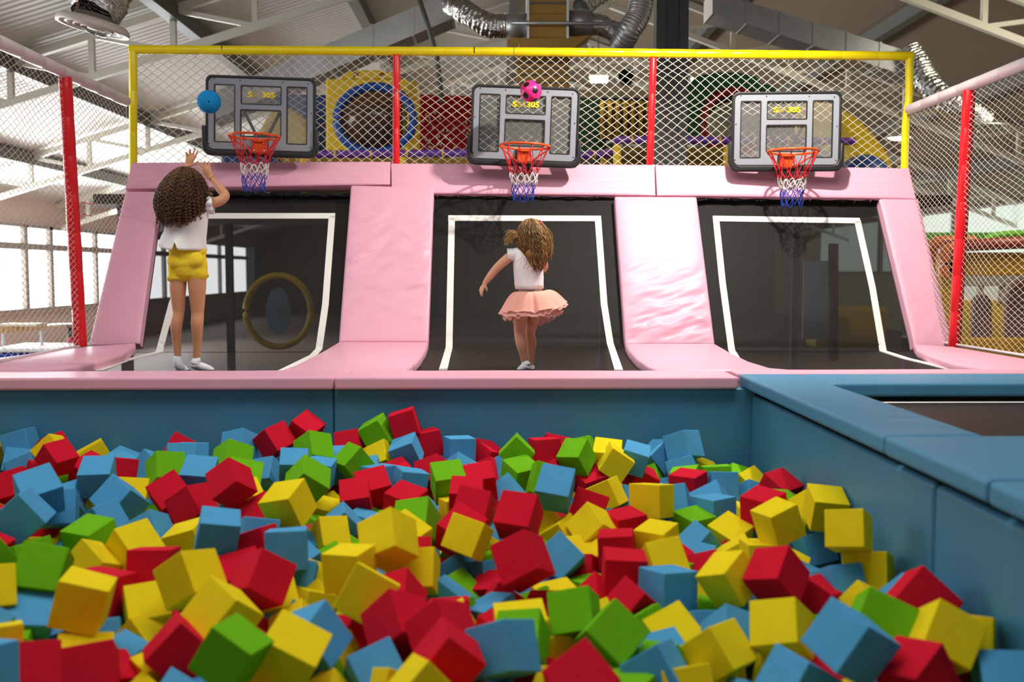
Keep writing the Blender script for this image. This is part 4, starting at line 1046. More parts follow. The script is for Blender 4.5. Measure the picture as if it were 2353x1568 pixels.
pl2('lobe', [[(786, 188), (788, 176), (800, 168), (830, 164), (870, 164), (905, 170), (921, 180), (923, 188)], circ(820, 176, 5, 6, 16), circ(880, 176, 5.5, 6.5, 16)], .16, YP+.02, M['p_yel'], t, .02)
rg = [U(862+88*math.cos(a), 275+76*math.sin(a), YP-.14) for a in np.linspace(0, 2*PI, 64)]
tubes('blue_ring', [rg], .052, mat('blue_ring', (12, 82, 168), .4, .4), t, 14)
bc_ = U(862, 275, YP+.1)
dm = bpy.data.meshes.new('bubble'); bm = bmesh.new(); bmesh.ops.create_uvsphere(bm, u_segments=40, v_segments=20, radius=1, matrix=Matrix.Translation(bc_) @ Matrix.Diagonal((84*kp, .38, 72*kp, 1)))
bm.to_mesh(dm); bm.free(); dm.shade_smooth(); link('bubble_window', dm, M['bubble'], t)
pl2('tunnel_back', [circ(862, 272, 92, 80)], .05, YP+.75, mat('amber_tunnel', (206, 150, 10), .6), t, 0)
pl2('tunnel_shadow', [circ(885, 300, 62, 66)], .05, YP+.70, mat('dusky_tunnel_shade', (112, 94, 88), .7), t, 0)  # shade inside the tunnel, painted as a flat dusky disc
pl2('tunnel_slide', [circ(892, 325, 52, 46)], .05, YP+.62, mat('blue_tunnel', (26, 74, 140), .5), t, 0)
t = thing('play_wall', 'dark blue moulded play panel behind the first hoop, with a yellow dome', 'play panel', U(700, 350, YP+.3))
pl2('panel', [rr_(636, 220, 760, 352, 6)], .15, YP+.5, M['p_blue'], t, .03)
pl2('dome', [[(598, 356)]+[(660-66*math.cos(a), 356-106*math.sin(a)) for a in np.linspace(0.03, PI-.03, 24)]+[(726, 356)]], .3, YP+.1, mat('straw_dome', (206, 176, 84), .5), t, .06)
t = thing('play_mat', 'dark blue padding below the first hoop', 'play padding', U(580, 368, 10.8)); cb('block', 505, 356, 632, 402, 10.8, .4, mat('navy_vinyl', (24, 58, 106), .5), t, .05)
# red lattice wall, green sheets, climbing net
def lattice(name, x0, y0, x1, y1, Y, nx, ny, wd, m, par):
    L = []
    for i in range(nx+1 if nx else 0):
        x = x0+(x1-x0)*i/nx; L.append([U(x, y0, Y), U(x, y1, Y)])
    for j in range(ny+1 if ny else 0):
        y = y0+(y1-y0)*j/ny; L.append([U(x0, y, Y), U(x1, y, Y)])
    return tubes(name, L, wd, m, par, 6)
t = thing('net_wall', 'dark red woven net wall behind the middle hoop', 'play net', U(1020, 350, 13)); 
pl2('backing', [rr_(956, 226, 1090, 352, 3)], .05, 13.4, mat('deep_red_cloth', (110, 10, 22), .8), t, 0)
diamond_net('red_webbing', U(956, 352, 13), U(1090, 352, 13), U(1090, 226, 13), U(956, 222, 13), 9, 10, .028, mat('red_webbing', (176, 20, 34), .7), .01, 5, t)
kn = []
rnd = random.Random(8)
for i in range(40):
    p = U(rnd.uniform(962, 1086), rnd.uniform(262, 345), 12.95); kn.append([p, p+Vector((0, 0, .035))])
tubes('white_knots', kn, .012, M['net'], t, 6)
t = thing('play_wall', 'dark green sheet panel to the side of the middle hoop', 'play panel', U(1360, 350, 13)); pl2('panel', [rr_(1070, 225, 1392, 352, 3)], .06, 13.9, M['p_green'], t, .01)
t = thing('climbing_net', 'yellow and navy climbing net between the green panel and the red upright', 'play net', U(1440, 320, 13)); pl2('backing', [rr_(1380, 226, 1492, 322, 2)], .04, 13.5, mat('navy_cloth', (22, 26, 44), .8), t, 0)
lattice('yellow_webbing', 1384, 232, 1490, 318, 13.2, 6, 0, .028, mat('yellow_webbing', (196, 156, 24), .7), t); lattice('cross_webbing', 1384, 236, 1490, 316, 13.25, 0, 8, .016, M['p_mustard'], t)
t = thing('play_deck', 'dark platform carrying the play structure behind the header pads', 'platform', (.5, 12.4, FZ))
zd = U(1180, 468, 11.9).z
box('deck_floor', (.3, 12.9, zd-.05), (9.0, 4.8, .1), mat('dark_boards', (44, 36, 30), .8), t)
for x in (-4, -1.2, 1.6, 4.5):
    for y in (10.8, 15): box('leg', (x, y, (zd+FZ)/2-.05), (.1, .1, zd-FZ-.1), M['steel_dark'], t)
# purple padded beams on yellow posts
def beam(x0, y0, x1, y1, Y, lab):
    t = thing('padded_beam', lab, 'beam', U(x0, y0, Y), 'purple padded beams of the play structure'); padded_pipe('sleeve', U(x0, y0, Y), U(x1, y1, Y), 8.5*ppm(Y), M['p_purple'], t, .34)
    a, b = U(x0, y0, Y), U(x1, y1, Y); n = max(2, int((b-a).length/.34))
    L = []
    for i in range(1, n): p = a.lerp(b, i/n); d = (b-a).normalized()*.012; L.append([p-d, p+d])
    tubes('yellow_band', L, 9.1*ppm(Y), M['p_yel'], t, 16)
    return t
beam(688, 355, 1100, 352, 11.4, 'purple padded beam below the bubble window'); beam(1320, 358, 1412, 352, 12.2, 'purple padded beam to the side of the middle hoop, low down'); beam(1410, 322, 1495, 322, 11.6, 'purple padded beam under the climbing net'); beam(1575, 322, 1965, 325, 11.6, 'purple padded beam behind the third hoop')
def ypost(x, y0, Y, lab, w=8.5, y1=470):
    o = padded_pipe('padded_post', U(x, y1, Y), U(x, y0, Y), w*ppm(Y), M['p_yel']); tag(o, lab, 'post', 'yellow padded posts of the play structure')
ypost(1418, 333, 11.5, 'yellow padded post next to the middle hoop'); ypost(1671, 334, 11.5, 'yellow padded post next to the third hoop'); ypost(699, 362, 11.3, 'short yellow padded post right below the first hoop'); ypost(925, 361, 11.3, 'short yellow padded post below the bubble window'); ypost(1389, 362, 12.3, 'dull yellow padded post low beside the middle hoop')
def sheet(x0, y0, x1, y1, Y, m, lab, nm='play_wall'):
    t = thing(nm, lab, 'play panel', U((x0+x1)/2, y1, Y)); cb('panel', x0, y0, x1, y1, Y, .06, m, t, .01); return t
sheet(625, 358, 742, 470, 11.9, M['p_mustard'], 'yellow and brown boards under the first hoop'); sheet(742, 362, 1100, 470, 11.9, M['p_mustard'], 'mustard boards under the purple beam of the bubble window'); sheet(1400, 338, 1496, 470, 12.2, mat('olive_panel', (112, 88, 16), .6), 'olive boards under the climbing net'); sheet(1575, 338, 1690, 470, 12.2, mat('olive_panel', (120, 94, 16), .6), 'olive boards under the purple beam by the column')
# green arch with a round door
t = thing('play_arch', 'green moulded arch panel with a round dark red opening', 'play panel', U(1670, 330, 12.6))
pl2('panel', [[(1574, 330), (1574, 205), (1596, 180), (1630, 170), (1690, 170), (1730, 178), (1745, 196), (1778, 200), (1780, 330)], circ(1688, 280, 72, 72)], .25, 12.6, M['p_green'], t, .03)
rg = [U(1688+71*math.cos(a), 280+71*math.sin(a), 12.45) for a in np.linspace(0, 2*PI, 56)]; tubes('red_ring', [rg], .05, M['p_red'], t, 12)
pl2('pale_bubble', [circ(1690, 292, 66, 58)], .2, 12.85, M['bubble_pale'], t, .08); pl2('dark_inside', [circ(1688, 276, 74, 74)], .05, 13.1, mat('dark_inside', (34, 32, 32), .8), t, 0)
# far yellow tube slide with a blue dome
t = thing('tube_slide', 'yellow tube slide curving down behind the third hoop', 'slide', U(1960, 330, 13))
tubes('tube', [spline([U(1850, 275, 13.4), U(1900, 288, 13.2), U(1945, 318, 13), U(1990, 372, 12.8), U(2010, 430, 12.6)], 40)], .26, M['p_yel'], t, 28)
t = thing('dome_roof', 'blue dome half hidden behind the end of the header pad', 'play dome', U(1985, 385, 12.2)); 
bm = bmesh.new(); bmesh.ops.create_uvsphere(bm, u_segments=36, v_segments=18, radius=1, matrix=Matrix.Translation(U(1985, 412, 12.2)) @ Matrix.Diagonal((62*ppm(12.2), .3, 56*ppm(12.2), 1))); from_bm('dome', bm, M['p_blue'], t, True)
sheet(1770, 250, 1930, 330, 13.9, mat('mauve_panel', (96, 80, 92), .6), 'mauve grey panel behind the third hoop')
# seen dimly through the trampoline meshes
t = thing('play_tunnel', 'yellow ringed play tunnel seen dimly through the first trampoline', 'play tunnel', U(640, 720, 10.6))
rg = [U(640+75*math.cos(a), 715+82*math.sin(a), 10.6) for a in np.linspace(0, 2*PI, 48)]; tubes('ring', [rg], .035, M['p_yel'], t, 10); pl2('disc', [circ(640, 715, 28, 55)], .05, 10.8, mat('pale_blue_disc', (120, 160, 190), .6), t, 0)
# ------------------------------------------------------------------ window side: bench, table, small trampoline
t = thing('bench', 'small bench of yellow slats on a white tube frame, seen through the side net', 'bench', U(48, 800, 12.5))
a, b = U(6, 766, 12.5), U(96, 757, 12.9)
L = []
for i in range(9): p = a.lerp(b, i/8); L.append([p, p+Vector((0, .02, .07))])
box('seat_board', tuple((a+b)/2+Vector((0, 0, .085))), ((b-a).length, .3, .03), mat('bench_white', (236, 228, 200), .5), t, .005, 2, Matrix.Rotation(-.0, 3, 'Z').to_quaternion()); tubes('slats', L, .016, mat('bench_yellow', (206, 160, 30), .5), t, 6)
for x in (8, 95): tubes('leg', [[U(x, 762, 12.6), U(x+(-2 if x < 50 else 2), 835, 12.6)]], .022, mat('white_leg', (226, 230, 238), .4), t, 8)
t = thing('toddler_trampoline', 'blue sided box with a white top, behind the side net', 'play box', U(85, 830, 12.2))
a = U(85, 800, 12.4); box('box_side', (a.x, 12.5, a.z-.14), (150*ppm(12.4), .9, .24), mat('royal_blue', (16, 70, 170), .5), t, .02); box('top_pad', (a.x, 12.5, a.z), (158*ppm(12.4), 1.0, .05), mat('white_pad', (236, 238, 240), .5), t, .02)
t = thing('round_table', 'pale round table on a thin pole behind the side net', 'table', U(146, 800, 14))
lathe('table_top', [(.001, .02), (33*ppm(14), .02), (34*ppm(14), 0), (.001, -.01)], mat('cream_top', (240, 228, 206), .4), t, 36, tuple(U(146, 748, 14))); tubes('pole', [[U(160, 749, 14), U(161, 830, 14)]], .03, M['steel_dark'], t, 10)
t = thing('toy', 'small red toy beside the red post, near the round table', 'toy', U(164, 800, 13)); bm = bmesh.new(); blob(bm, U(163, 790, 13), (.055, .05, .09)); from_bm('toy_body', bm, mat('red_toy', (206, 40, 70), .5), t, True)
# ------------------------------------------------------------------ castle side: soft play house
t = thing('play_house', 'mustard yellow play house with orange tube edging and mauve doors, behind the side net', 'play house', U(2260, 830, 12))
YH = 12.0
M['o_tube'] = mat('orange_vinyl_tube', (206, 104, 44), .3, .5, bump=.05, bscale=10); M['r_tube'] = mat('brown_red_tube', (150, 58, 40), .35, .5)
M['must'] = mat('mustard_vinyl', (186, 138, 22), .5, .3, var=.08, vscale=3); M['lemon'] = mat('lemon_wall', (214, 178, 56), .5, .3); M['mauve'] = mat('mauve_door', (122, 98, 98), .6, .3)
cb('top_beam', 2166, 580, 2480, 634, YH, .2, M['must'], t, .02); cb('corner_post', 2166, 600, 2196, 840, YH, .2, M['must'], t, .02); cb('bottom_beam', 2190, 778, 2480, 842, YH, .2, M['must'], t, .02)
tubes('tube_edging', [[U(2170, 566, YH-.1), U(2480, 552, YH-.1)]], 14*ppm(YH), M['r_tube'], t, 20)
tubes('tube_elbow', [spline([U(2140, 640, YH+.5), U(2138, 590, YH+.4), U(2150, 560, YH+.3), U(2185, 556, YH+.25), U(2240, 556, YH+.25)], 30)], 15*ppm(YH), M['o_tube'], t, 20)
tubes('tube_corner', [spline([U(2168, 640, YH-.15), U(2168, 595, YH-.15), U(2180, 572, YH-.15), U(2215, 566, YH-.15)], 24)], 13*ppm(YH), M['o_tube'], t, 20)
cb('back_wall', 2190, 690, 2480, 782, YH+1.1, .1, M['lemon'], t, .02)
cb('grey_lintel', 2180, 632, 2480, 658, YH+1.0, .1, mat('grey_lintel', (150, 146, 138), .6), t, .01)
cb('lit_opening', 2200, 655, 2480, 698, YH+1.2, .05, mat('pale_window_glow', (222, 226, 216), .6, emit=.35), t, 0)  # white window panel, given faint emission so that it looks lit
for x in (2250, 2300): cb('grey_post', x, 648, x+10, 695, YH+1.05, .06, mat('grey_post', (176, 170, 158), .6), t, 0)
for x0, x1, y0 in ((2176, 2199, 640), (2234, 2276, 676), (2310, 2400, 640)):
    pl2('door_panel', [[(x0, 800)]+[((x0+x1)/2-(x1-x0)/2*math.cos(a), y0+(x1-x0)*.55*(1-math.sin(a))) for a in np.linspace(0, PI, 20)]+[(x1, 800)]], .12, YH+.5, M['mauve'], t, .03)
t = thing('climber', 'bright green tube rail over the orange edging of the play house', 'play rail', U(2250, 550, 13.5)); cb('green_board', 2128, 534, 2480, 572, 13.6, .1, mat('grass_green', (70, 150, 40), .5), t, .02); tubes('green_tube', [spline([U(2262, 556, 13), U(2275, 545, 13), U(2310, 538, 13), U(2480, 528, 13)], 24)], .04, mat('lime_tube', (110, 200, 40), .35), t, 12)
t = thing('support_pole', 'dark post seen dimly through the third trampoline', 'pole', U(1915, 800, 10)); tubes('pole', [[U(1915, 560, 10), U(1915, 830, 10)]], .05, mat('brown_pole', (96, 50, 40), .5), t, 12)
t = thing('display_board', 'pale panel seen dimly through the third trampoline', 'board', U(1870, 780, 11)); cb('panel', 1848, 600, 1905, 780, 11, .05, mat('pale_blue_panel', (150, 170, 186), .6), t, .01)
t = thing('play_block', 'yellow soft block seen dimly through the third trampoline', 'play block', U(1960, 800, 11)); cb('block', 1875, 705, 2040, 800, 11.2, .4, M['lemon'], t, .05)

CUBES = [
('b',-2548,5318,-346,138,0.135,-0.004,0.99,-0.031,'blue foam cube between yellow and red, by the far wall, at the window side edge'),
('r',-2322,5191,-363,133,0.295,0.292,0.909,0.037,'red foam cube between blue and yellow, by the far wall, at the window side edge'),
('y',-2223,4974,-333,127,0.363,0.007,0.924,-0.123,'yellow foam cube between two red ones, by the far wall, at the window side edge'),
('r',-2138,4818,-335,125,-0.353,0.23,0.898,0.124,'red foam cube between yellow and red, by the far wall, at the window side edge'),
('y',-2142,5294,-414,137,0.242,-0.203,0.948,0.023,'yellow foam cube by the far wall, near the window side'),
('r',-2032,4957,-441,149,-0.148,0.195,0.948,0.202,'red foam cube between red and blue, in the back rows, near the window side'),
('r',-1869,4874,-416,146,-0.077,-0.301,0.946,-0.093,'red foam cube between two blue ones, in the back rows, near the window side'),
('b',-1981,5229,-451,137,-0.16,0.093,0.971,0.15,'blue foam cube by the far wall, near the window side'),
('b',-1822,5211,-460,133,0.438,0.06,0.873,-0.207,'blue foam cube between red and green, in the back rows, near the window side'),
('g',-1583,4731,-378,142,0.205,0.401,0.87,-0.199,'green foam cube in the back rows, below the curly haired girl'),
('r',-1656,5183,-379,147,-0.497,0.834,-0.133,-0.198,'red foam cube by the far wall, below the curly haired girl'),
('b',-1577,4934,-363,138,0.135,0.553,0.811,-0.137,'blue foam cube between green and blue, by the far wall, below the curly haired girl'),
('b',-1560,5073,-380,143,0.081,0.538,0.833,-0.098,'blue foam cube beside blue, by the far wall, below the curly haired girl'),
('y',-2724,5286,-377,137,-0.391,0.028,0.664,-0.636,'yellow foam cube beside blue, by the far wall, at the window side edge'),
('b',-2510,5195,-436,134,-0.227,0.669,-0.544,-0.453,'blue foam cube between yellow and blue, by the far wall, at the window side edge'),
('b',-2442,5115,-447,138,-0.474,0.686,-0.338,-0.436,'blue foam cube between blue and red, by the far wall, at the window side edge'),
('r',-2312,5031,-470,135,0.232,-0.562,0.377,0.699,'red foam cube between blue and red, in the back rows, at the window side edge'),
('b',-1891,4086,-341,151,0.012,-0.331,0.893,0.304,'blue foam cube in the back rows, at the window side edge'),
('g',-2200,4944,-507,128,-0.108,-0.026,0.976,0.188,'green foam cube in the back rows, at the window side edge'),
('b',-1846,4574,-375,141,-0.033,-0.084,0.968,0.234,'blue foam cube between red and blue, in the back rows, near the window side'),
('y',-1848,4674,-505,162,-0.226,0.324,0.87,0.296,'yellow foam cube between two blue ones, mid pit, near the window side'),
('y',-1689,4551,-471,148,-0.023,-0.126,0.942,-0.309,'yellow foam cube in the back rows, near the window side'),
('b',-1627,4263,-418,146,-0.288,0.245,0.894,-0.239,'blue foam cube between blue and yellow, mid pit, near the window side'),
('b',-1964,4526,-474,118,0.165,0.021,0.849,-0.502,'blue foam cube between two blue ones, in the back rows, near the window side'),
('b',-1882,4244,-445,147,-0.326,0.655,-0.494,-0.469,'blue foam cube between two blue ones, mid pit, at the window side edge'),
('b',-1628,4071,-472,139,0.288,0.175,0.941,-0.011,'blue foam cube between green and blue, mid pit, near the window side'),
('b',-1854,3865,-386,149,-0.416,-0.073,0.906,-0.03,'blue foam cube between red and blue, mid pit, at the window side edge'),
('b',-1388,3938,-481,140,0.248,0.089,0.941,-0.212,'blue foam cube between two yellow ones, mid pit, below the curly haired girl'),
('r',-1476,4460,-437,145,-0.261,0.337,0.818,0.386,'red foam cube in the back rows, below the curly haired girl'),
('r',-1334,4315,-451,141,0.285,0.154,0.939,-0.114,'red foam cube mid pit, below the curly haired girl'),
('r',-2343,4825,-476,137,-0.425,0.679,-0.53,-0.279,'red foam cube between two blue ones, in the back rows, at the window side edge'),
('r',-1927,3704,-493,142,-0.046,-0.601,0.78,0.171,'red foam cube between green and blue, mid pit, at the window side edge'),
('g',-1742,3682,-504,135,0.166,0.375,0.912,-0.009,'green foam cube mid pit, at the window side edge'),
('g',-1503,3257,-420,147,-0.121,-0.015,0.876,0.467,'green foam cube between two yellow ones, in the front rows, at the window side edge'),
('g',-1566,3802,-467,146,0.005,0.205,0.971,0.126,'green foam cube mid pit, near the window side'),
('y',-1500,3631,-513,132,0.564,-0.737,0.349,0.131,'yellow foam cube between green and yellow, in the front rows, near the window side'),
('y',-1382,3744,-485,147,-0.342,0.26,0.892,0.138,'yellow foam cube between yellow and red, mid pit, near the window side'),
('r',-1206,3447,-471,148,-0.425,0.563,-0.539,-0.46,'level red foam cube in the front rows, near the window side'),
('r',-1321,3301,-501,137,-0.087,0.051,0.99,-0.096,'mostly buried red foam cube in the front rows, near the window side'),
('y',-1233,2924,-408,141,-0.146,-0.075,0.986,-0.007,'yellow foam cube between blue and red, in the front rows, near the window side'),
('y',-1167,3260,-555,133,-0.289,0.485,0.8,0.2,'yellow foam cube between red and yellow, in the front rows, near the window side'),
('y',-985,3157,-417,144,0.258,0.241,0.924,-0.149,'yellow foam cube between two yellow ones, in the front rows, below the curly haired girl'),
('y',-813,2896,-443,144,-0.259,0.302,0.887,-0.235,'yellow foam cube between yellow and red, in the front rows, below the curly haired girl'),
('y',-769,3364,-555,135,-0.318,0.487,0.788,0.201,'yellow foam cube between red and yellow, in the front rows, below the first white line'),
('y',-653,3438,-606,118,-0.034,0.424,0.889,-0.171,'yellow foam cube between two yellow ones, yellow behind, blue in front, below the wall seam'),
('g',-679,2494,-405,131,-0.266,0.119,0.957,-0.013,'green foam cube nearest the camera, below the first white line'),
('y',-564,2632,-471,153,-0.241,0.039,0.961,0.133,'yellow foam cube nearest the camera, below the first white line'),
('r',-901,2767,-503,138,0.557,-0.727,0.164,0.367,'red foam cube nearest the camera, below the curly haired girl'),
('b',-533,2789,-477,141,0.242,0.204,0.939,0.131,'blue foam cube between two yellow ones, nearest the camera, below the wall seam'),
('r',-292,2883,-475,144,0.279,0.293,0.859,-0.314,'red foam cube between yellow and red, nearest the camera, below the first column pad'),
('r',-155,2778,-460,138,0.279,0.259,0.88,-0.284,'red foam cube between two red ones, nearest the camera, below the first column pad'),
('r',-158,3239,-585,137,0.034,-0.007,0.992,-0.118,'red foam cube between red and green, in the front rows, below the first column pad'),
('r',-130,2576,-452,131,-0.261,0.584,0.735,-0.224,'red foam cube between red and blue, nearest the camera, below the first column pad'),
('b',-339,2729,-563,134,0.388,0.512,0.76,-0.097,'blue foam cube between yellow and red, nearest the camera, below the wall seam'),
('y',-190,2420,-484,135,-0.154,0.549,0.727,-0.383,'yellow foam cube nearest the camera, below the first column pad'),
('y',-485,2702,-641,133,-0.227,0.906,-0.262,-0.242,'yellow foam cube between green and yellow, nearest the camera, below the wall seam'),
('y',-404,3046,-437,151,0.586,-0.769,0.18,0.181,'yellow foam cube between yellow and red, in the front rows, below the wall seam'),
('y',-372,3365,-347,145,0.519,-0.391,-0.758,0.06,'yellow foam cube between two yellow ones, mid pit, below the first column pad'),
('y',-489,3244,-411,132,0.02,0.821,0.57,0.025,'yellow foam cube between two yellow ones, yellow behind, yellow in front, below the wall seam'),
('y',-281,3429,-485,140,0.375,-0.595,0.648,0.291,'yellow foam cube in the front rows, below the first column pad'),
('r',-327,3605,-495,141,-0.214,0.71,-0.562,-0.366,'red foam cube between two yellow ones, mid pit, below the first column pad'),
('y',-360,3814,-479,154,0.083,-0.394,0.88,0.252,'yellow foam cube between yellow and green, mid pit, below the first column pad'),
('r',-328,3207,-509,139,0.103,0.205,0.846,-0.481,'red foam cube between two yellow ones, in the front rows, below the first column pad'),
('r',-143,3924,-476,148,-0.131,0.281,0.915,0.259,'red foam cube between green and yellow, mid pit, below the first column pad'),
('y',-112,3743,-443,134,-0.156,0.17,0.956,-0.181,'yellow foam cube between red and yellow, red behind, below the girl in the tutu'),
('b',-53,3817,-624,138,0.09,0.366,0.921,-0.098,'blue foam cube between blue and red, blue behind, below the girl in the tutu'),
('r',86,3348,-417,146,-0.498,0.312,0.807,-0.061,'red foam cube between red and blue, red behind, blue in front, in the front rows'),
('b',237,3718,-523,134,0.201,-0.306,0.814,0.451,'blue foam cube in the front rows, below the middle trampoline'),
('y',275,4150,-550,129,0.308,0.268,0.913,0.02,'yellow foam cube between two yellow ones, mid pit, below the middle trampoline'),
('y',399,4068,-495,138,-0.357,0.421,0.829,-0.092,'yellow foam cube between yellow and red, red behind, below the middle trampoline'),
('y',430,3942,-593,141,0.181,0.631,0.689,0.307,'yellow foam cube between yellow and red, yellow behind, below the middle trampoline'),
('r',451,3474,-505,149,-0.03,0.723,0.69,-0.006,'red foam cube between two red ones, in the front rows, below the middle trampoline'),
('b',587,3342,-520,146,0.017,0.526,0.848,-0.054,'blue foam cube between red and green, in the front rows, below the second column pad'),
('y',620,3624,-506,133,-0.312,0.532,0.704,0.354,'yellow foam cube between two red ones, in the front rows, below the second column pad'),
('y',623,3804,-477,129,0.032,0.324,0.942,0.087,'yellow foam cube between red and yellow, mid pit, below the second column pad'),
('r',463,3787,-504,134,0.038,0.088,0.995,-0.022,'red foam cube between yellow and red, mid pit, below the middle trampoline'),
('r',543,4145,-513,138,-0.013,0.549,0.833,0.072,'red foam cube between two yellow ones, mid pit, below the second column pad'),
('y',671,4260,-422,146,0.012,0.305,0.949,-0.074,'yellow foam cube between two blue ones, mid pit, below the second column pad'),
('b',799,4444,-478,139,0.445,-0.559,0.647,0.267,'blue foam cube between yellow and red, mid pit, below the second column pad'),
('r',919,4718,-462,142,-0.001,0.31,0.949,0.054,'red foam cube between two blue ones, in the back rows, below the second column pad'),
('g',958,4990,-493,132,0.072,0.165,0.983,0.022,'green foam cube between blue and red, in the back rows, below the second column pad'),
('y',1098,5308,-513,138,-0.173,0.0,0.984,0.05,'yellow foam cube between two green ones, in the back rows, below the pit corner'),
('g',1109,4958,-477,140,0.492,-0.529,0.543,0.429,'green foam cube between yellow and green, in the back rows, below the pit corner'),
('g',1270,5193,-537,138,-0.06,0.355,0.93,0.078,'green foam cube between green and yellow, in the back rows, below the pit corner'),
('b',1082,4771,-476,140,-0.363,0.597,-0.522,-0.489,'blue foam cube between two blue ones, in the back rows, below the pit corner'),
('b',1002,4544,-515,145,0.422,-0.607,0.673,0.016,'blue foam cube between red and blue, in the back rows, below the pit corner'),
('b',964,4352,-498,142,0.02,0.486,0.874,-0.021,'blue foam cube between green and yellow, mid pit, below the pit corner'),
('g',854,4264,-545,138,-0.068,0.48,0.872,0.061,'green foam cube mid pit, below the second column pad'),
('y',1000,4196,-571,138,-0.07,0.424,0.873,0.231,'yellow foam cube between blue and yellow, mid pit, below the pit corner'),
('b',853,4105,-576,127,0.142,0.554,0.735,0.363,'blue foam cube between green and yellow, mid pit, below the second column pad'),
('y',779,3268,-458,134,0.243,0.415,0.865,0.144,'yellow foam cube in the front rows, below the pit corner'),
('y',1020,3734,-539,155,-0.466,0.523,-0.52,-0.488,'yellow foam cube between yellow and red, mid pit, below the pit corner'),
('r',919,3205,-430,137,0.248,0.34,0.871,0.254,'red foam cube in the front rows, below the pit corner'),
('y',834,2839,-477,140,0.237,0.19,0.873,0.381,'yellow foam cube between two blue ones, nearest the camera, below the pit corner'),
('b',909,2491,-383,144,-0.255,0.514,0.806,-0.143,'blue foam cube between yellow and red, green behind, close to the side wall'),
('g',1063,2698,-414,143,0.002,0.719,0.604,-0.343,'green foam cube in the front rows, tight against the side wall'),
('r',1262,2897,-420,148,-0.146,0.711,0.562,-0.397,'red foam cube in the front rows, tight against the side wall'),
('y',1187,2564,-400,135,-0.008,0.698,0.62,-0.358,'yellow foam cube between red and yellow, nearest the camera, tight against the side wall'),
('y',1310,2669,-435,115,-0.023,0.266,0.952,-0.15,'yellow foam cube beside yellow, nearest the camera, tight against the side wall'),
('b',1312,2490,-494,126,0.275,0.728,0.553,-0.297,'blue foam cube nearest the camera, tight against the side wall'),
('r',1076,2476,-468,138,0.173,0.449,0.857,0.184,'red foam cube between blue and yellow, nearest the camera, tight against the side wall'),
('r',1291,2848,-611,129,0.289,-0.432,0.485,0.703,'red foam cube between red and blue, nearest the camera, tight against the side wall'),
('b',785,2518,-507,137,-0.168,0.554,0.787,-0.214,'blue foam cube between yellow and red, yellow behind, close to the side wall'),
('r',1082,3269,-523,108,-0.23,0.356,0.905,0.026,'red foam cube in the front rows, close to the side wall'),
('b',1175,3325,-502,125,0.18,0.605,0.761,-0.149,'blue foam cube between red and yellow, in the front rows, close to the side wall'),
('y',1290,3369,-477,147,0.021,0.272,0.947,-0.168,'yellow foam cube in the front rows, tight against the side wall'),
('y',1207,3343,-316,128,0.214,0.189,0.799,0.529,'yellow foam cube beside yellow, mid pit, close to the side wall'),
('y',1317,3917,-376,139,-0.147,0.715,0.677,0.094,'fully exposed yellow foam cube between two yellow ones, mid pit, close to the side wall'),
('y',1067,3713,-380,130,0.095,0.559,0.812,0.134,'yellow foam cube between red and yellow, mid pit, below the pit corner'),
('b',1314,4034,-577,125,-0.389,0.489,0.661,0.417,'blue foam cube mid pit, close to the side wall'),
('r',1287,4470,-427,136,-0.208,0.427,0.866,0.158,'red foam cube in the back rows, below the pit corner'),
('g',1261,4285,-464,126,-0.186,0.424,0.886,-0.028,'green foam cube in the back rows, close to the side wall'),
('y',1301,4081,-418,122,0.389,0.682,0.619,-0.028,'mostly buried yellow foam cube mid pit, close to the side wall'),
('r',1141,4190,-446,143,-0.066,0.926,0.363,0.082,'red foam cube mid pit, below the pit corner'),
('y',1290,4994,-522,130,-0.259,0.374,0.857,0.243,'yellow foam cube between blue and red, in the back rows, below the pit corner'),
('b',1246,4803,-546,136,-0.475,0.848,0.055,-0.229,'blue foam cube between blue and red, in the back rows, below the pit corner'),
('b',992,5221,-355,141,0.149,0.378,0.903,-0.142,'blue foam cube between two blue ones, nothing behind, below the second column pad'),
('b',978,5138,-480,139,0.128,0.182,0.957,-0.185,'blue foam cube between blue and green, in the back rows, below the second column pad'),
('b',867,5290,-424,137,0.218,0.48,0.819,0.226,'blue foam cube between two blue ones, blue behind, below the second column pad'),
('b',702,5019,-382,129,-0.124,0.09,0.977,0.151,'blue foam cube between yellow and blue, by the far wall, below the second column pad'),
('g',820,5228,-546,134,0.162,0.194,0.92,-0.298,'green foam cube between red and blue, in the back rows, below the second column pad'),
('r',738,5065,-503,131,0.234,0.614,0.599,0.458,'red foam cube between blue and green, in the back rows, below the second column pad'),
('y',597,4966,-392,137,-0.237,0.669,0.684,-0.167,'yellow foam cube between yellow and blue, in the back rows, below the middle trampoline'),
('y',568,5065,-382,142,-0.014,0.098,0.975,0.201,'yellow foam cube by the far wall, below the middle trampoline'),
('g',400,4954,-360,134,0.136,0.278,0.906,0.29,'green foam cube between red and yellow, by the far wall, below the middle trampoline'),
('r',243,5030,-347,138,0.039,0.625,0.779,-0.021,'red foam cube between two green ones, red behind, below the girl in the tutu'),
('r',301,5186,-372,134,0.12,0.595,0.755,-0.249,'red foam cube by the far wall, below the middle trampoline'),
('g',464,5260,-399,135,0.053,0.261,0.906,-0.327,'green foam cube between green and yellow, by the far wall, below the middle trampoline'),
('g',99,4858,-319,126,-0.266,0.668,0.643,-0.265,'green foam cube by the far wall, below the girl in the tutu'),
('b',84,5121,-445,132,0.173,0.283,0.896,-0.296,'blue foam cube between red and green, red behind, below the girl in the tutu'),
('g',112,4735,-411,141,-0.126,0.476,0.862,0.119,'green foam cube between blue and green, green behind, below the girl in the tutu'),
('b',43,4614,-481,131,-0.408,0.797,-0.41,-0.173,'blue foam cube between red and green, green behind, red in front, in the back rows'),
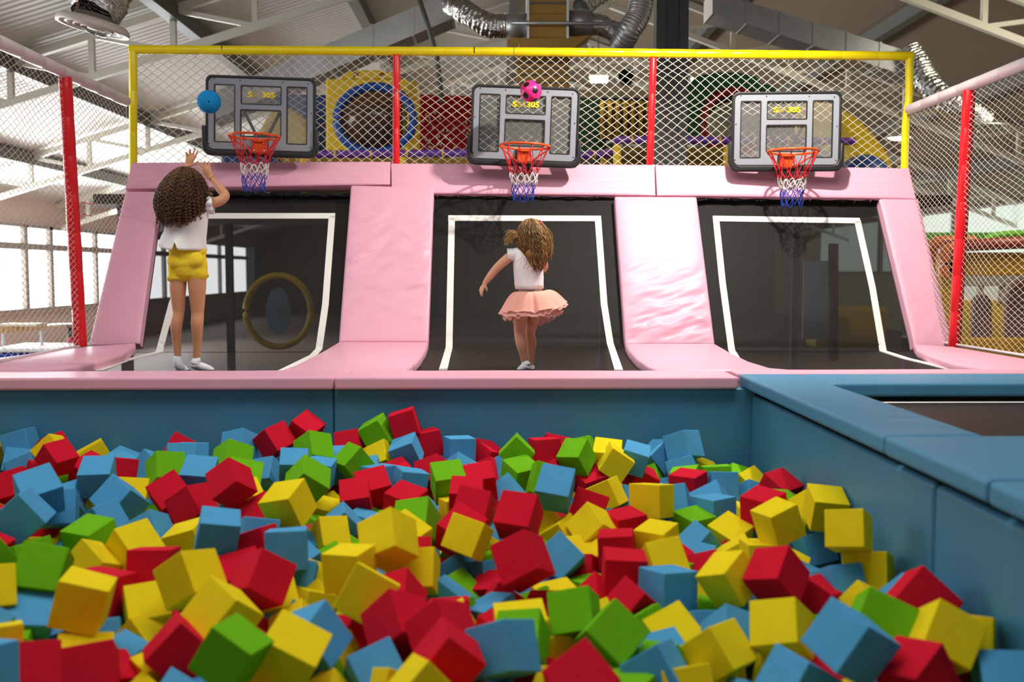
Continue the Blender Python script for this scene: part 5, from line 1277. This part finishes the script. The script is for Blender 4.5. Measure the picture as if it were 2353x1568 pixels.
('g',223,4519,-394,149,0.581,-0.801,0.074,0.124,'green foam cube between green and blue, green behind, below the girl in the tutu'),
('b',248,4195,-354,144,-0.031,0.129,0.915,0.381,'blue foam cube between green and red, in the back rows, below the middle trampoline'),
('r',85,3879,-397,146,0.032,0.168,0.897,0.408,'red foam cube between red and yellow, mid pit, below the girl in the tutu'),
('y',146,4269,-524,165,-0.331,0.838,-0.05,-0.432,'yellow foam cube between red and yellow, blue behind, below the girl in the tutu'),
('r',400,4275,-457,143,0.383,-0.432,0.677,0.456,'red foam cube between two yellow ones, mid pit, below the middle trampoline'),
('y',516,4653,-489,135,0.222,0.219,0.948,-0.059,'yellow foam cube between red and blue, in the back rows, below the middle trampoline'),
('r',474,4963,-499,132,-0.092,0.531,0.823,0.177,'red foam cube between blue and yellow, in the back rows, below the middle trampoline'),
('r',283,4950,-474,129,0.197,0.195,0.894,-0.353,'red foam cube between red and green, in the back rows, below the middle trampoline'),
('b',607,4758,-552,140,-0.434,0.773,0.307,-0.346,'blue foam cube between two yellow ones, in the back rows, below the middle trampoline'),
('r',-493,5275,-236,136,0.143,0.001,0.99,-0.004,'red foam cube between green and blue, by the far wall, below the first column pad'),
('g',-640,5263,-283,136,0.257,0.091,0.96,0.058,'green foam cube between two red ones, by the far wall, below the wall seam'),
('r',-778,5238,-352,133,0.083,0.078,0.959,-0.261,'red foam cube by the far wall, below the wall seam'),
('b',-825,5095,-424,147,-0.048,-0.129,0.964,0.226,'blue foam cube between blue and green, in the back rows, below the wall seam'),
('g',-721,4955,-385,133,0.127,0.417,0.839,0.326,'green foam cube between two blue ones, by the far wall, below the wall seam'),
('y',-607,5188,-416,135,0.16,0.221,0.896,-0.351,'yellow foam cube by the far wall, below the wall seam'),
('b',-664,5064,-465,129,0.069,0.062,0.886,-0.455,'blue foam cube by the far wall, below the wall seam'),
('b',-473,5152,-369,134,0.181,0.049,0.972,0.138,'blue foam cube between yellow and red, by the far wall, below the first column pad'),
('r',-378,5304,-348,137,0.078,-0.174,0.982,-0.015,'red foam cube between two blue ones, by the far wall, below the first column pad'),
('r',-318,4921,-441,137,0.485,-0.539,0.681,0.104,'red foam cube between blue and green, in the back rows, below the first column pad'),
('b',-198,5193,-366,138,-0.004,0.588,0.808,-0.009,'blue foam cube between two red ones, by the far wall, below the first column pad'),
('b',-197,5044,-465,141,0.133,0.412,0.81,-0.396,'blue foam cube by the far wall, below the girl in the tutu'),
('r',-62,5290,-420,136,-0.257,0.351,0.899,-0.045,'red foam cube between blue and green, nothing behind, below the girl in the tutu'),
('r',-46,5130,-488,130,0.145,0.196,0.934,-0.262,'red foam cube between red and blue, red behind, red in front, in the back rows'),
('g',-225,4545,-398,143,-0.15,0.599,0.768,0.172,'green foam cube in the back rows, below the first column pad'),
('r',-513,5036,-475,132,-0.038,0.515,0.835,0.188,'red foam cube between yellow and blue, in the back rows, below the first column pad'),
('b',-590,4891,-456,134,-0.302,0.653,-0.338,-0.607,'blue foam cube between red and blue, in the back rows, below the first column pad'),
('b',-423,4773,-455,137,-0.065,0.566,0.818,-0.075,'blue foam cube between blue and red, in the back rows, below the first column pad'),
('r',-596,4721,-470,146,-0.187,0.542,0.789,0.22,'red foam cube between two red ones, in the back rows, below the wall seam'),
('r',-654,4553,-477,139,0.029,-0.068,0.957,0.282,'red foam cube between blue and red, in the back rows, below the wall seam'),
('r',-410,4374,-463,142,-0.096,0.223,0.957,0.159,'red foam cube between red and green, in the back rows, below the first column pad'),
('g',-330,4019,-458,151,0.038,0.144,0.899,-0.412,'green foam cube mid pit, below the first column pad'),
('y',-192,4451,-508,114,0.036,0.558,0.829,0.019,'yellow foam cube between green and red, mid pit, below the first column pad'),
('r',-97,4118,-421,139,-0.105,0.1,0.953,-0.265,'red foam cube mid pit, below the girl in the tutu'),
('r',-133,4306,-421,142,-0.003,0.03,0.986,0.164,'red foam cube between green and red, red behind, below the girl in the tutu'),
('r',-77,4533,-396,134,-0.124,0.643,0.724,0.217,'red foam cube between two red ones, red behind, red in front, in the back rows'),
('r',85,4436,-530,139,-0.427,0.808,-0.182,0.362,'mostly buried red foam cube mid pit, below the girl in the tutu'),
('b',-679,4319,-538,123,-0.325,0.56,0.717,-0.258,'blue foam cube between two yellow ones, mid pit, below the wall seam'),
('b',-607,4440,-577,127,-0.155,0.097,0.983,0.02,'blue foam cube between blue and yellow, mid pit, below the wall seam'),
('y',-829,4650,-577,139,-0.1,0.092,0.984,0.112,'yellow foam cube between yellow and blue, mid pit, below the wall seam'),
('y',-708,4151,-546,129,-0.427,0.452,0.763,0.176,'yellow foam cube between two blue ones, mid pit, below the wall seam'),
('b',-753,3592,-576,163,-0.075,-0.03,0.966,-0.244,'blue foam cube between blue and yellow, in the front rows, below the first white line'),
('b',-746,3490,-413,139,0.015,-0.069,0.994,-0.08,'blue foam cube between red and blue, mid pit, below the first white line'),
('r',-920,3761,-484,141,0.156,0.104,0.979,-0.084,'red foam cube between two blue ones, mid pit, below the first white line'),
('r',-920,3549,-528,137,-0.157,0.564,0.773,0.245,'red foam cube between yellow and red, in the front rows, below the first white line'),
('r',-773,3218,-437,141,0.038,0.406,0.842,-0.355,'red foam cube between red and yellow, in the front rows, below the first white line'),
('b',-1028,3621,-388,142,-0.111,-0.131,0.979,0.106,'blue foam cube between yellow and red, mid pit, below the curly haired girl'),
('b',-958,3931,-490,141,0.085,0.545,0.819,-0.16,'blue foam cube between blue and red, mid pit, below the first white line'),
('y',-1220,3901,-498,138,0.151,0.056,0.984,0.082,'yellow foam cube mid pit, below the curly haired girl'),
('r',-1126,4180,-324,138,-0.434,0.341,0.824,-0.129,'red foam cube in the back rows, below the first white line'),
('g',-1194,4638,-418,160,-0.084,0.728,-0.623,-0.274,'green foam cube between red and blue, in the back rows, below the first white line'),
('y',-1147,4485,-454,124,-0.119,0.849,-0.459,-0.233,'yellow foam cube in the back rows, below the first white line'),
('g',-1279,4782,-340,141,0.151,0.363,0.868,-0.304,'green foam cube by the far wall, below the first white line'),
('b',-1397,4635,-391,146,-0.069,-0.026,0.965,0.251,'blue foam cube in the back rows, below the curly haired girl'),
('b',-1344,5173,-337,134,0.071,0.227,0.938,-0.252,'blue foam cube between green and red, by the far wall, below the first white line'),
('r',-1164,5180,-315,136,-0.423,0.219,0.851,0.22,'red foam cube between blue and red, by the far wall, below the first white line'),
('r',-1024,5285,-276,138,-0.276,0.171,0.918,0.226,'red foam cube between red and green, by the far wall, below the first white line'),
('g',-923,4985,-326,138,0.212,0.323,0.892,-0.234,'green foam cube between red and blue, by the far wall, below the wall seam'),
('b',-961,4674,-352,132,-0.199,0.636,0.733,0.137,'blue foam cube between blue and green, by the far wall, below the first white line'),
('b',-1176,5027,-458,126,0.032,0.164,0.926,-0.337,'blue foam cube in the back rows, below the first white line'),
('b',-867,4826,-412,130,-0.075,0.045,0.995,0.047,'blue foam cube between green and blue, in the back rows, below the wall seam'),
('g',-870,4527,-389,149,-0.387,0.543,0.738,-0.103,'green foam cube between two blue ones, in the back rows, below the first white line'),
('y',-862,4072,-392,149,0.138,0.166,0.958,0.188,'yellow foam cube mid pit, below the first white line'),
('r',-1002,4182,-491,159,-0.333,0.788,-0.517,-0.036,'red foam cube between blue and yellow, mid pit, below the first white line'),
('b',-1500,3153,-555,145,-0.113,-0.093,0.958,0.245,'blue foam cube between two yellow ones, in the front rows, at the window side edge'),
('g',-1514,3035,-624,129,0.05,-0.052,0.837,-0.543,'green foam cube between yellow and blue, nearest the camera, at the window side edge'),
('y',-1398,2717,-485,147,-0.325,0.66,-0.427,-0.526,'yellow foam cube nearest the camera, at the window side edge'),
('r',-1254,2615,-494,124,-0.474,0.402,0.776,0.106,'red foam cube nearest the camera, at the window side edge'),
('r',-1118,2685,-533,140,0.062,-0.129,0.955,-0.259,'red foam cube between two red ones, nearest the camera, near the window side'),
('y',-1208,2837,-584,151,-0.067,0.793,-0.564,-0.222,'yellow foam cube between blue and red, yellow behind, red in front, near the window side'),
('b',-876,2624,-612,137,-0.047,0.952,0.029,-0.301,'blue foam cube nearest the camera, below the curly haired girl'),
('y',75,3017,-552,156,-0.061,0.73,-0.68,-0.018,'yellow foam cube in the front rows, below the girl in the tutu'),
('y',216,3496,-621,137,0.021,0.596,0.799,0.074,'yellow foam cube between red and green, in the front rows, below the middle trampoline'),
('g',242,3020,-495,139,0.078,0.14,0.944,-0.289,'green foam cube between red and green, in the front rows, below the middle trampoline'),
('g',73,2837,-505,134,0.006,0.146,0.871,-0.47,'green foam cube nearest the camera, below the girl in the tutu'),
('b',18,2669,-466,138,0.154,0.32,0.911,-0.209,'blue foam cube between red and green, nearest the camera, below the girl in the tutu'),
('g',336,2844,-496,140,-0.062,0.638,0.604,-0.473,'green foam cube nearest the camera, below the middle trampoline'),
('r',213,2444,-468,141,-0.155,0.437,0.799,0.382,'red foam cube between yellow and green, nearest the camera, below the middle trampoline'),
('r',453,3276,-543,111,0.073,0.485,0.747,0.448,'red foam cube between red and blue, in the front rows, below the second column pad'),
('b',451,2732,-559,132,0.274,0.215,0.924,-0.155,'blue foam cube between green and yellow, green behind, green in front, nearest the camera'),
('y',565,3093,-596,139,-0.091,0.528,0.783,0.315,'yellow foam cube between two blue ones, nearest the camera, below the second column pad'),
('y',641,2807,-533,135,0.313,0.362,0.867,-0.14,'yellow foam cube between yellow and blue, nearest the camera, below the pit corner'),
('b',720,2964,-550,136,0.184,0.515,0.752,-0.369,'blue foam cube between two yellow ones, nearest the camera, below the pit corner'),
('g',757,3340,-639,151,0.63,-0.763,0.146,-0.016,'green foam cube in the front rows, below the pit corner'),
('y',1211,3191,-535,113,0.327,0.322,0.801,-0.384,'yellow foam cube between blue and green, in the front rows, close to the side wall'),
('b',1299,3058,-483,129,0.484,-0.428,0.74,-0.189,'blue foam cube in the front rows, tight against the side wall'),
('r',-199,3911,-663,133,0.1,-0.147,0.966,0.188,'red foam cube between yellow and blue, in the front rows, below the first column pad'),
('y',-1953,4149,-616,138,0.24,0.675,-0.088,0.692,'yellow foam cube mid pit, at the window side edge'),
('r',-1980,4325,-605,138,0.624,0.465,-0.28,0.562,'red foam cube between blue and green, mid pit, at the window side edge'),
('g',-1810,3511,-456,138,0.382,-0.122,-0.281,0.872,'green foam cube beside red, in the front rows, at the window side edge'),
('y',-1624,3145,-448,138,0.204,0.441,0.861,-0.152,'yellow foam cube in the front rows, at the window side edge'),
('b',-1485,2806,-458,138,0.432,0.7,-0.56,0.096,'blue foam cube beside blue, in the front rows, at the window side edge'),
('g',-1473,3007,-626,138,0.198,0.241,0.839,0.446,'green foam cube beside yellow, nearest the camera, at the window side edge'),
('b',-1471,3194,-604,138,0.691,-0.635,0.345,0.017,'blue foam cube between blue and yellow, nearest the camera, at the window side edge'),
('b',-1320,2492,-449,138,-0.463,0.005,0.091,0.882,'blue foam cube beside red, nearest the camera, at the window side edge'),
('b',-1290,3175,-634,138,-0.058,-0.125,0.836,0.531,'blue foam cube between two yellow ones, nearest the camera, near the window side'),
('r',-1127,2810,-614,138,-0.111,0.869,0.43,-0.217,'red foam cube between red and yellow, nearest the camera, near the window side'),
('b',-1149,2996,-639,138,0.759,-0.568,0.24,-0.21,'blue foam cube between red and yellow, nearest the camera, near the window side'),
('y',-1144,3168,-633,138,0.533,0.17,-0.369,-0.742,'yellow foam cube between blue and red, yellow behind, blue in front, near the window side'),
('y',-965,2658,-639,138,-0.302,0.123,0.863,-0.387,'yellow foam cube between red and yellow, nearest the camera, near the window side'),
('y',-963,2846,-603,138,0.537,0.712,-0.352,-0.285,'yellow foam cube between two red ones, nearest the camera, near the window side'),
('r',-815,3177,-626,138,0.342,0.069,-0.585,0.732,'red foam cube nearest the camera, below the first white line'),
('b',-816,3318,-602,138,0.331,0.91,0.193,-0.158,'blue foam cube between two yellow ones, in the front rows, below the first white line'),
('b',-791,3975,-616,138,0.15,-0.304,0.913,0.226,'blue foam cube in the front rows, below the wall seam'),
('b',-823,4147,-612,138,-0.274,0.834,0.451,0.162,'blue foam cube between blue and yellow, mid pit, below the first white line'),
('g',-815,4477,-628,138,0.722,0.633,0.079,-0.268,'green foam cube mid pit, below the first white line'),
('y',-827,4820,-612,138,0.814,-0.408,-0.251,0.328,'yellow foam cube in the back rows, below the wall seam'),
('r',-815,5172,-600,138,0.741,-0.482,0.43,-0.181,'red foam cube between green and red, in the back rows, below the wall seam'),
('y',-648,3167,-602,138,-0.155,0.445,-0.163,0.867,'yellow foam cube between two yellow ones, in the front rows, below the first white line'),
('y',-643,3508,-645,138,0.501,0.043,-0.408,0.762,'yellow cube, second from the window side, in the front rows, below the wall seam'),
('y',-672,3673,-601,138,0.076,0.59,0.754,-0.278,'yellow cube, third from the window side, in the front rows, below the wall seam'),
('g',-678,4000,-642,138,0.525,-0.545,0.158,0.634,'green foam cube between two yellow ones, yellow behind, below the wall seam'),
('g',-638,4161,-644,138,-0.185,0.823,0.525,-0.108,'green foam cube between two yellow ones, blue behind, below the wall seam'),
('g',-644,4636,-614,138,0.819,-0.443,0.144,0.334,'green foam cube between two red ones, mid pit, below the wall seam'),
('y',-461,2643,-628,138,0.875,0.084,0.465,0.1,'yellow foam cube between yellow and green, nearest the camera, below the wall seam'),
('g',-519,2847,-648,138,0.751,-0.644,-0.118,-0.091,'green foam cube nearest the camera, below the wall seam'),
('y',-511,2977,-621,138,0.892,-0.09,-0.181,0.404,'yellow foam cube between two blue ones, nearest the camera, below the wall seam'),
('r',-497,3152,-632,138,-0.365,0.32,0.265,0.833,'red foam cube between blue and red, nearest the camera, below the wall seam'),
('y',-298,2660,-601,138,0.624,0.085,0.578,-0.519,'yellow foam cube between blue and yellow, nearest the camera, below the wall seam'),
('r',-350,3026,-647,138,0.468,0.065,-0.112,0.874,'red foam cube between yellow and red, nearest the camera, below the wall seam'),
('r',-328,4955,-627,138,0.719,0.093,-0.61,0.32,'red foam cube between two green ones, mid pit, below the first column pad'),
('g',-131,3352,-635,138,-0.264,0.587,0.543,-0.539,'green foam cube between red and blue, blue behind, below the girl in the tutu'),
('b',-183,3473,-610,138,0.547,-0.693,-0.307,-0.354,'blue foam cube between yellow and green, in the front rows, below the first column pad'),
('g',-155,3659,-647,138,-0.32,0.271,0.895,0.153,'green foam cube between blue and red, blue behind, below the girl in the tutu'),
('b',-149,3849,-623,138,0.543,0.092,-0.284,-0.785,'blue foam cube between yellow and blue, in the front rows, below the first column pad'),
('g',-139,3974,-613,138,0.241,0.888,0.373,0.121,'green foam cube in the front rows, below the first column pad'),
('b',15,2683,-643,138,0.364,0.7,-0.556,-0.262,'blue foam cube beside blue, nearest the camera, below the girl in the tutu'),
('r',16,2830,-606,138,0.838,-0.466,-0.279,0.047,'red foam cube nearest the camera, below the girl in the tutu'),
('r',9,3159,-614,138,0.155,0.784,-0.288,0.527,'red foam cube between blue and yellow, blue behind, blue in front, in the front rows'),
('b',-13,3315,-612,138,0.144,0.445,0.882,0.068,'blue foam cube between two red ones, red behind, below the girl in the tutu'),
('r',16,3469,-625,138,0.464,-0.12,0.873,-0.093,'red foam cube between two red ones, red behind, blue in front, in the front rows'),
('r',-14,3685,-648,138,0.601,0.588,0.23,0.491,'red foam cube between green and red, blue behind, below the girl in the tutu'),
('g',-21,3835,-626,138,0.562,0.0,0.613,0.556,'green foam cube between yellow and red, yellow behind, blue in front, in the front rows'),
('y',-18,4158,-659,138,0.391,0.766,-0.442,-0.255,'yellow foam cube between yellow and red, mid pit, below the girl in the tutu'),
('b',-1,4344,-640,138,0.43,0.298,0.852,-0.01,'blue foam cube mid pit, below the girl in the tutu'),
('y',173,2677,-616,138,0.062,0.668,-0.15,0.726,'yellow foam cube nearest the camera, below the girl in the tutu'),
('r',147,2832,-657,138,-0.172,-0.336,0.858,-0.349,'red foam cube between green and red, nearest the camera, below the middle trampoline'),
('y',163,3003,-605,138,0.936,0.013,-0.298,0.186,'yellow foam cube nearest the camera, below the middle trampoline'),
('r',175,3342,-616,138,-0.021,0.843,0.336,0.42,'red foam cube between yellow and green, green behind, below the girl in the tutu'),
('g',163,3494,-658,138,0.259,-0.14,0.36,0.885,'green foam cube between yellow and red, yellow behind, red in front, in the front rows'),
('b',143,3652,-641,138,-0.494,0.626,-0.59,0.129,'blue foam cube between red and yellow, red behind, below the girl in the tutu'),
('g',356,2666,-623,138,-0.323,0.717,-0.183,-0.59,'green foam cube between red and blue, nearest the camera, below the second column pad'),
('g',362,2817,-632,138,-0.103,0.292,0.483,0.819,'green foam cube between green and blue, nearest the camera, below the second column pad'),
('y',321,3165,-602,138,0.601,0.36,-0.705,-0.111,'yellow foam cube between two green ones, in the front rows, below the middle trampoline'),
('r',357,3490,-621,138,0.349,-0.233,0.552,0.721,'red foam cube between green and red, in the front rows, below the middle trampoline'),
('g',355,3632,-637,138,0.968,-0.056,-0.021,0.245,'green foam cube between yellow and red, in the front rows, below the middle trampoline'),
('r',331,3796,-610,138,-0.006,0.268,0.932,-0.245,'red foam cube between blue and red, in the front rows, below the middle trampoline'),
('y',320,4006,-602,138,-0.006,-0.06,-0.343,0.937,'yellow foam cube between blue and yellow, mid pit, below the middle trampoline'),
('y',526,2699,-604,138,0.633,0.404,0.357,-0.556,'yellow foam cube between blue and yellow, nearest the camera, below the second column pad'),
('g',481,2834,-609,138,0.099,0.455,-0.45,0.762,'green foam cube between two blue ones, nearest the camera, below the second column pad'),
('b',516,3003,-639,138,-0.084,0.601,0.771,0.195,'blue foam cube between green and yellow, yellow behind, below the second column pad'),
('g',489,3154,-601,138,0.795,0.558,-0.127,0.204,'green foam cube in the front rows, below the second column pad'),
('b',693,2680,-651,138,0.077,0.851,0.191,0.484,'blue foam cube between yellow and green, nearest the camera, below the pit corner'),
('y',643,2811,-640,138,0.051,0.216,0.959,-0.178,'yellow foam cube between yellow and green, nearest the camera, below the pit corner'),
('b',676,3163,-609,138,-0.298,0.651,-0.537,-0.446,'blue foam cube between yellow and blue, in the front rows, below the second column pad'),
('y',664,3488,-605,138,0.908,-0.259,0.316,0.091,'yellow foam cube between blue and yellow, in the front rows, below the second column pad'),
('r',692,3970,-609,138,0.074,0.763,-0.393,0.508,'red foam cube between yellow and blue, mid pit, below the second column pad'),
('y',821,2822,-640,138,0.254,-0.516,0.792,0.205,'yellow foam cube between green and blue, nearest the camera, below the pit corner'),
('g',812,3010,-601,138,0.908,0.32,0.074,0.261,'green foam cube nearest the camera, below the pit corner'),
('b',857,3341,-617,138,0.781,-0.044,0.356,0.511,'blue foam cube in the front rows, below the pit corner'),
('r',805,3803,-617,138,-0.377,0.913,0.156,-0.001,'red foam cube between two yellow ones, in the front rows, below the second column pad'),
('b',811,3997,-630,138,0.8,0.209,-0.177,0.534,'blue foam cube between red and blue, mid pit, below the second column pad'),
('b',846,5123,-603,138,0.641,0.17,0.022,-0.748,'blue foam cube between two red ones, in the back rows, below the second column pad'),
('r',973,2807,-630,138,-0.236,0.848,0.019,-0.474,'red foam cube nearest the camera, close to the side wall'),
('y',989,3982,-600,138,0.072,0.96,-0.065,0.263,'yellow foam cube between two yellow ones, mid pit, below the pit corner'),
('b',1162,3633,-610,138,0.377,-0.372,0.519,0.671,'blue foam cube between red and blue, in the front rows, close to the side wall'),
('y',1134,3835,-610,138,0.809,-0.526,0.262,-0.014,'yellow foam cube between red and blue, in the front rows, close to the side wall'),
('b',1131,4338,-615,138,0.355,-0.243,-0.103,0.897,'blue foam cube between two yellow ones, mid pit, below the pit corner'),
('y',1164,4645,-615,138,0.573,-0.277,-0.484,0.6,'yellow foam cube between blue and red, mid pit, below the pit corner'),
]
SKIP = [677, 678, 710, 747, 790, 791, 793, 828, 835, 876, 878, 880, 919, 921, 967, 968, 973, 974, 978, 981, 984, 1005, 1009, 1010, 1014, 1016, 1020, 1039, 1041, 1043, 1045, 1083, 1087, 1110, 1135, 1137, 1139, 1141, 1143, 1174, 1175, 1178, 1180, 1182, 1184, 1186, 1189, 1191, 1213, 1215, 1216, 1219, 1220, 1222, 1254, 1256, 1259, 1262, 1264, 1265, 1267, 1296, 1298, 1300, 1302, 1340, 1342, 1345, 1348, 1354, 1383, 1385, 1389, 1395, 1396, 1408, 1426, 1439, 1479, 1481, 1486, 1490]
# ================================================================== foam cubes
def foam_mesh(seed):
    rnd = random.Random(seed); bm = bmesh.new(); add_box(bm, (0, 0, 0), (1, 1, 1))
    bmesh.ops.recalc_face_normals(bm, faces=bm.faces)
    for v in bm.verts: v.co += Vector((rnd.uniform(-.022, .022), rnd.uniform(-.022, .022), rnd.uniform(-.022, .022)))
    bev(bm, .022, 2)
    me = bpy.data.meshes.new('foam_cube'); bm.to_mesh(me); bm.free(); return me
FM = {}
for c in 'ybrg':
    FM[c] = [foam_mesh(i+ord(c)) for i in range(3)]
    for me in FM[c]: me.materials.append(M['foam_'+c])
CN = dict(y='yellow', b='blue', r='red', g='green')
for i, (c, x, y, z, s, qw, qx, qy, qz, lab) in enumerate(CUBES):
    o = bpy.data.objects.new('foam_cube', FM[c][i % 3]); COL.objects.link(o)
    o.location = (x/1000, y/1000, z/1000); o.rotation_mode = 'QUATERNION'; o.rotation_quaternion = Quaternion((qw, qx, qy, qz)).normalized()
    o.scale = (s/1000,)*3
    tag(o, lab, 'foam cube', 'foam cubes in the pit')
# the cubes buried underneath, seen only in the gaps
rnd = random.Random(11); V = []; Fc = []; MI = []; SK = set(SKIP); n = -1
for x in [-4.45+.165*i for i in range(35)]:
    for y in [1.35+.165*i for i in range(25)]:
        for zi, dz in enumerate((0, -.17)):
            if zi and rnd.random() < .3: continue
            px = 1142+x/y*F; top = -.63 if -40 < px < 2400 and y > 2.0 else -.46
            c = Vector((x+rnd.uniform(-.03, .03), y+rnd.uniform(-.03, .03), top+dz+rnd.uniform(-.03, .03)))
            c.x = min(c.x, 1.27); c.y = min(c.y, 5.29)
            e = Quaternion([rnd.gauss(0, 1) for _ in range(4)]).normalized(); k = rnd.randrange(4); n += 1
            if n in SK: continue
            h = .069; b = len(V)
            for dx in (-h, h):
                for dy in (-h, h):
                    for dz_ in (-h, h): V.append(c+e @ Vector((dx, dy, dz_)))
            for f in ((0, 1, 3, 2), (4, 6, 7, 5), (0, 4, 5, 1), (2, 3, 7, 6), (0, 2, 6, 4), (1, 5, 7, 3)): Fc.append(tuple(b+i for i in f))
            MI += [k]*6
o = raw('foam_cubes', V, Fc, [M['foam_y'], M['foam_b'], M['foam_r'], M['foam_g']], None, False, MI)
tag(o, 'mixed foam cubes filling the pit underneath the top layer', 'foam cubes', None, 'stuff')

# ================================================================== light
def area(name, loc, tgt, sx, sy, power, col=(1, 1, 1)):
    l = bpy.data.lights.new(name, 'AREA'); l.shape = 'RECTANGLE'; l.size = sx; l.size_y = sy; l.energy = power; l.color = col
    o = bpy.data.objects.new(name, l); COL.objects.link(o); o.location = loc
    d = (Vector(tgt)-Vector(loc)); o.rotation_euler = d.to_track_quat('-Z', 'Y').to_euler(); return o
w = bpy.data.worlds.new('hall_light'); SC.world = w; w.use_nodes = True
w.node_tree.nodes['Background'].inputs[0].default_value = (.80, .86, .92, 1); w.node_tree.nodes['Background'].inputs[1].default_value = .17
area('daylight_windows', (-9.7, 18, .7), (0, 16, 2.2), 16, 2.0, 2200, (.93, .97, 1))
area('daylight_near', (-7.5, 8.6, 2.6), (-1, 7.5, .3), 3, 3, 260, (.95, .98, 1))
area('pit_lamps', (.3, 3.4, 4.4), (.2, 4.2, -.4), 4.5, 2.5, 150, (1, .95, .87))
area('pit_lamps', (-3.2, 3.6, 4.2), (-1.0, 4.4, -.4), 2.0, 2.0, 60, (1, .97, .92))
k = bpy.data.lights.new('hall_spot', 'SPOT'); k.energy = 560; k.spot_size = math.radians(125); k.spot_blend = .6; k.shadow_soft_size = .06; k.color = (1, .93, .82)
ko = bpy.data.objects.new('hall_spot', k); COL.objects.link(ko); ko.location = (1.84, 6.55, 3.25); ko.rotation_euler = (Vector((1.5, 7.7, .6))-ko.location).to_track_quat('-Z', 'Y').to_euler()
area('back_lamps', (2.5, 17, 4.2), (2.5, 17, 0), 6, 8, 110, (1, .88, .66))
area('castle_lamps', (7, 10.5, 3.4), (6.5, 12.5, 0), 2.5, 2.5, 110, (1, .92, .72))
vs = SC.view_settings; vs.view_transform = 'Standard'; vs.look = 'None'; vs.gamma = 1; vs.exposure = 0; vs.use_curve_mapping = False
SC.cycles.use_denoising = True
SC.cycles.max_bounces = 8; SC.cycles.transparent_max_bounces = 24
SC.cycles.sample_clamp_indirect = 6
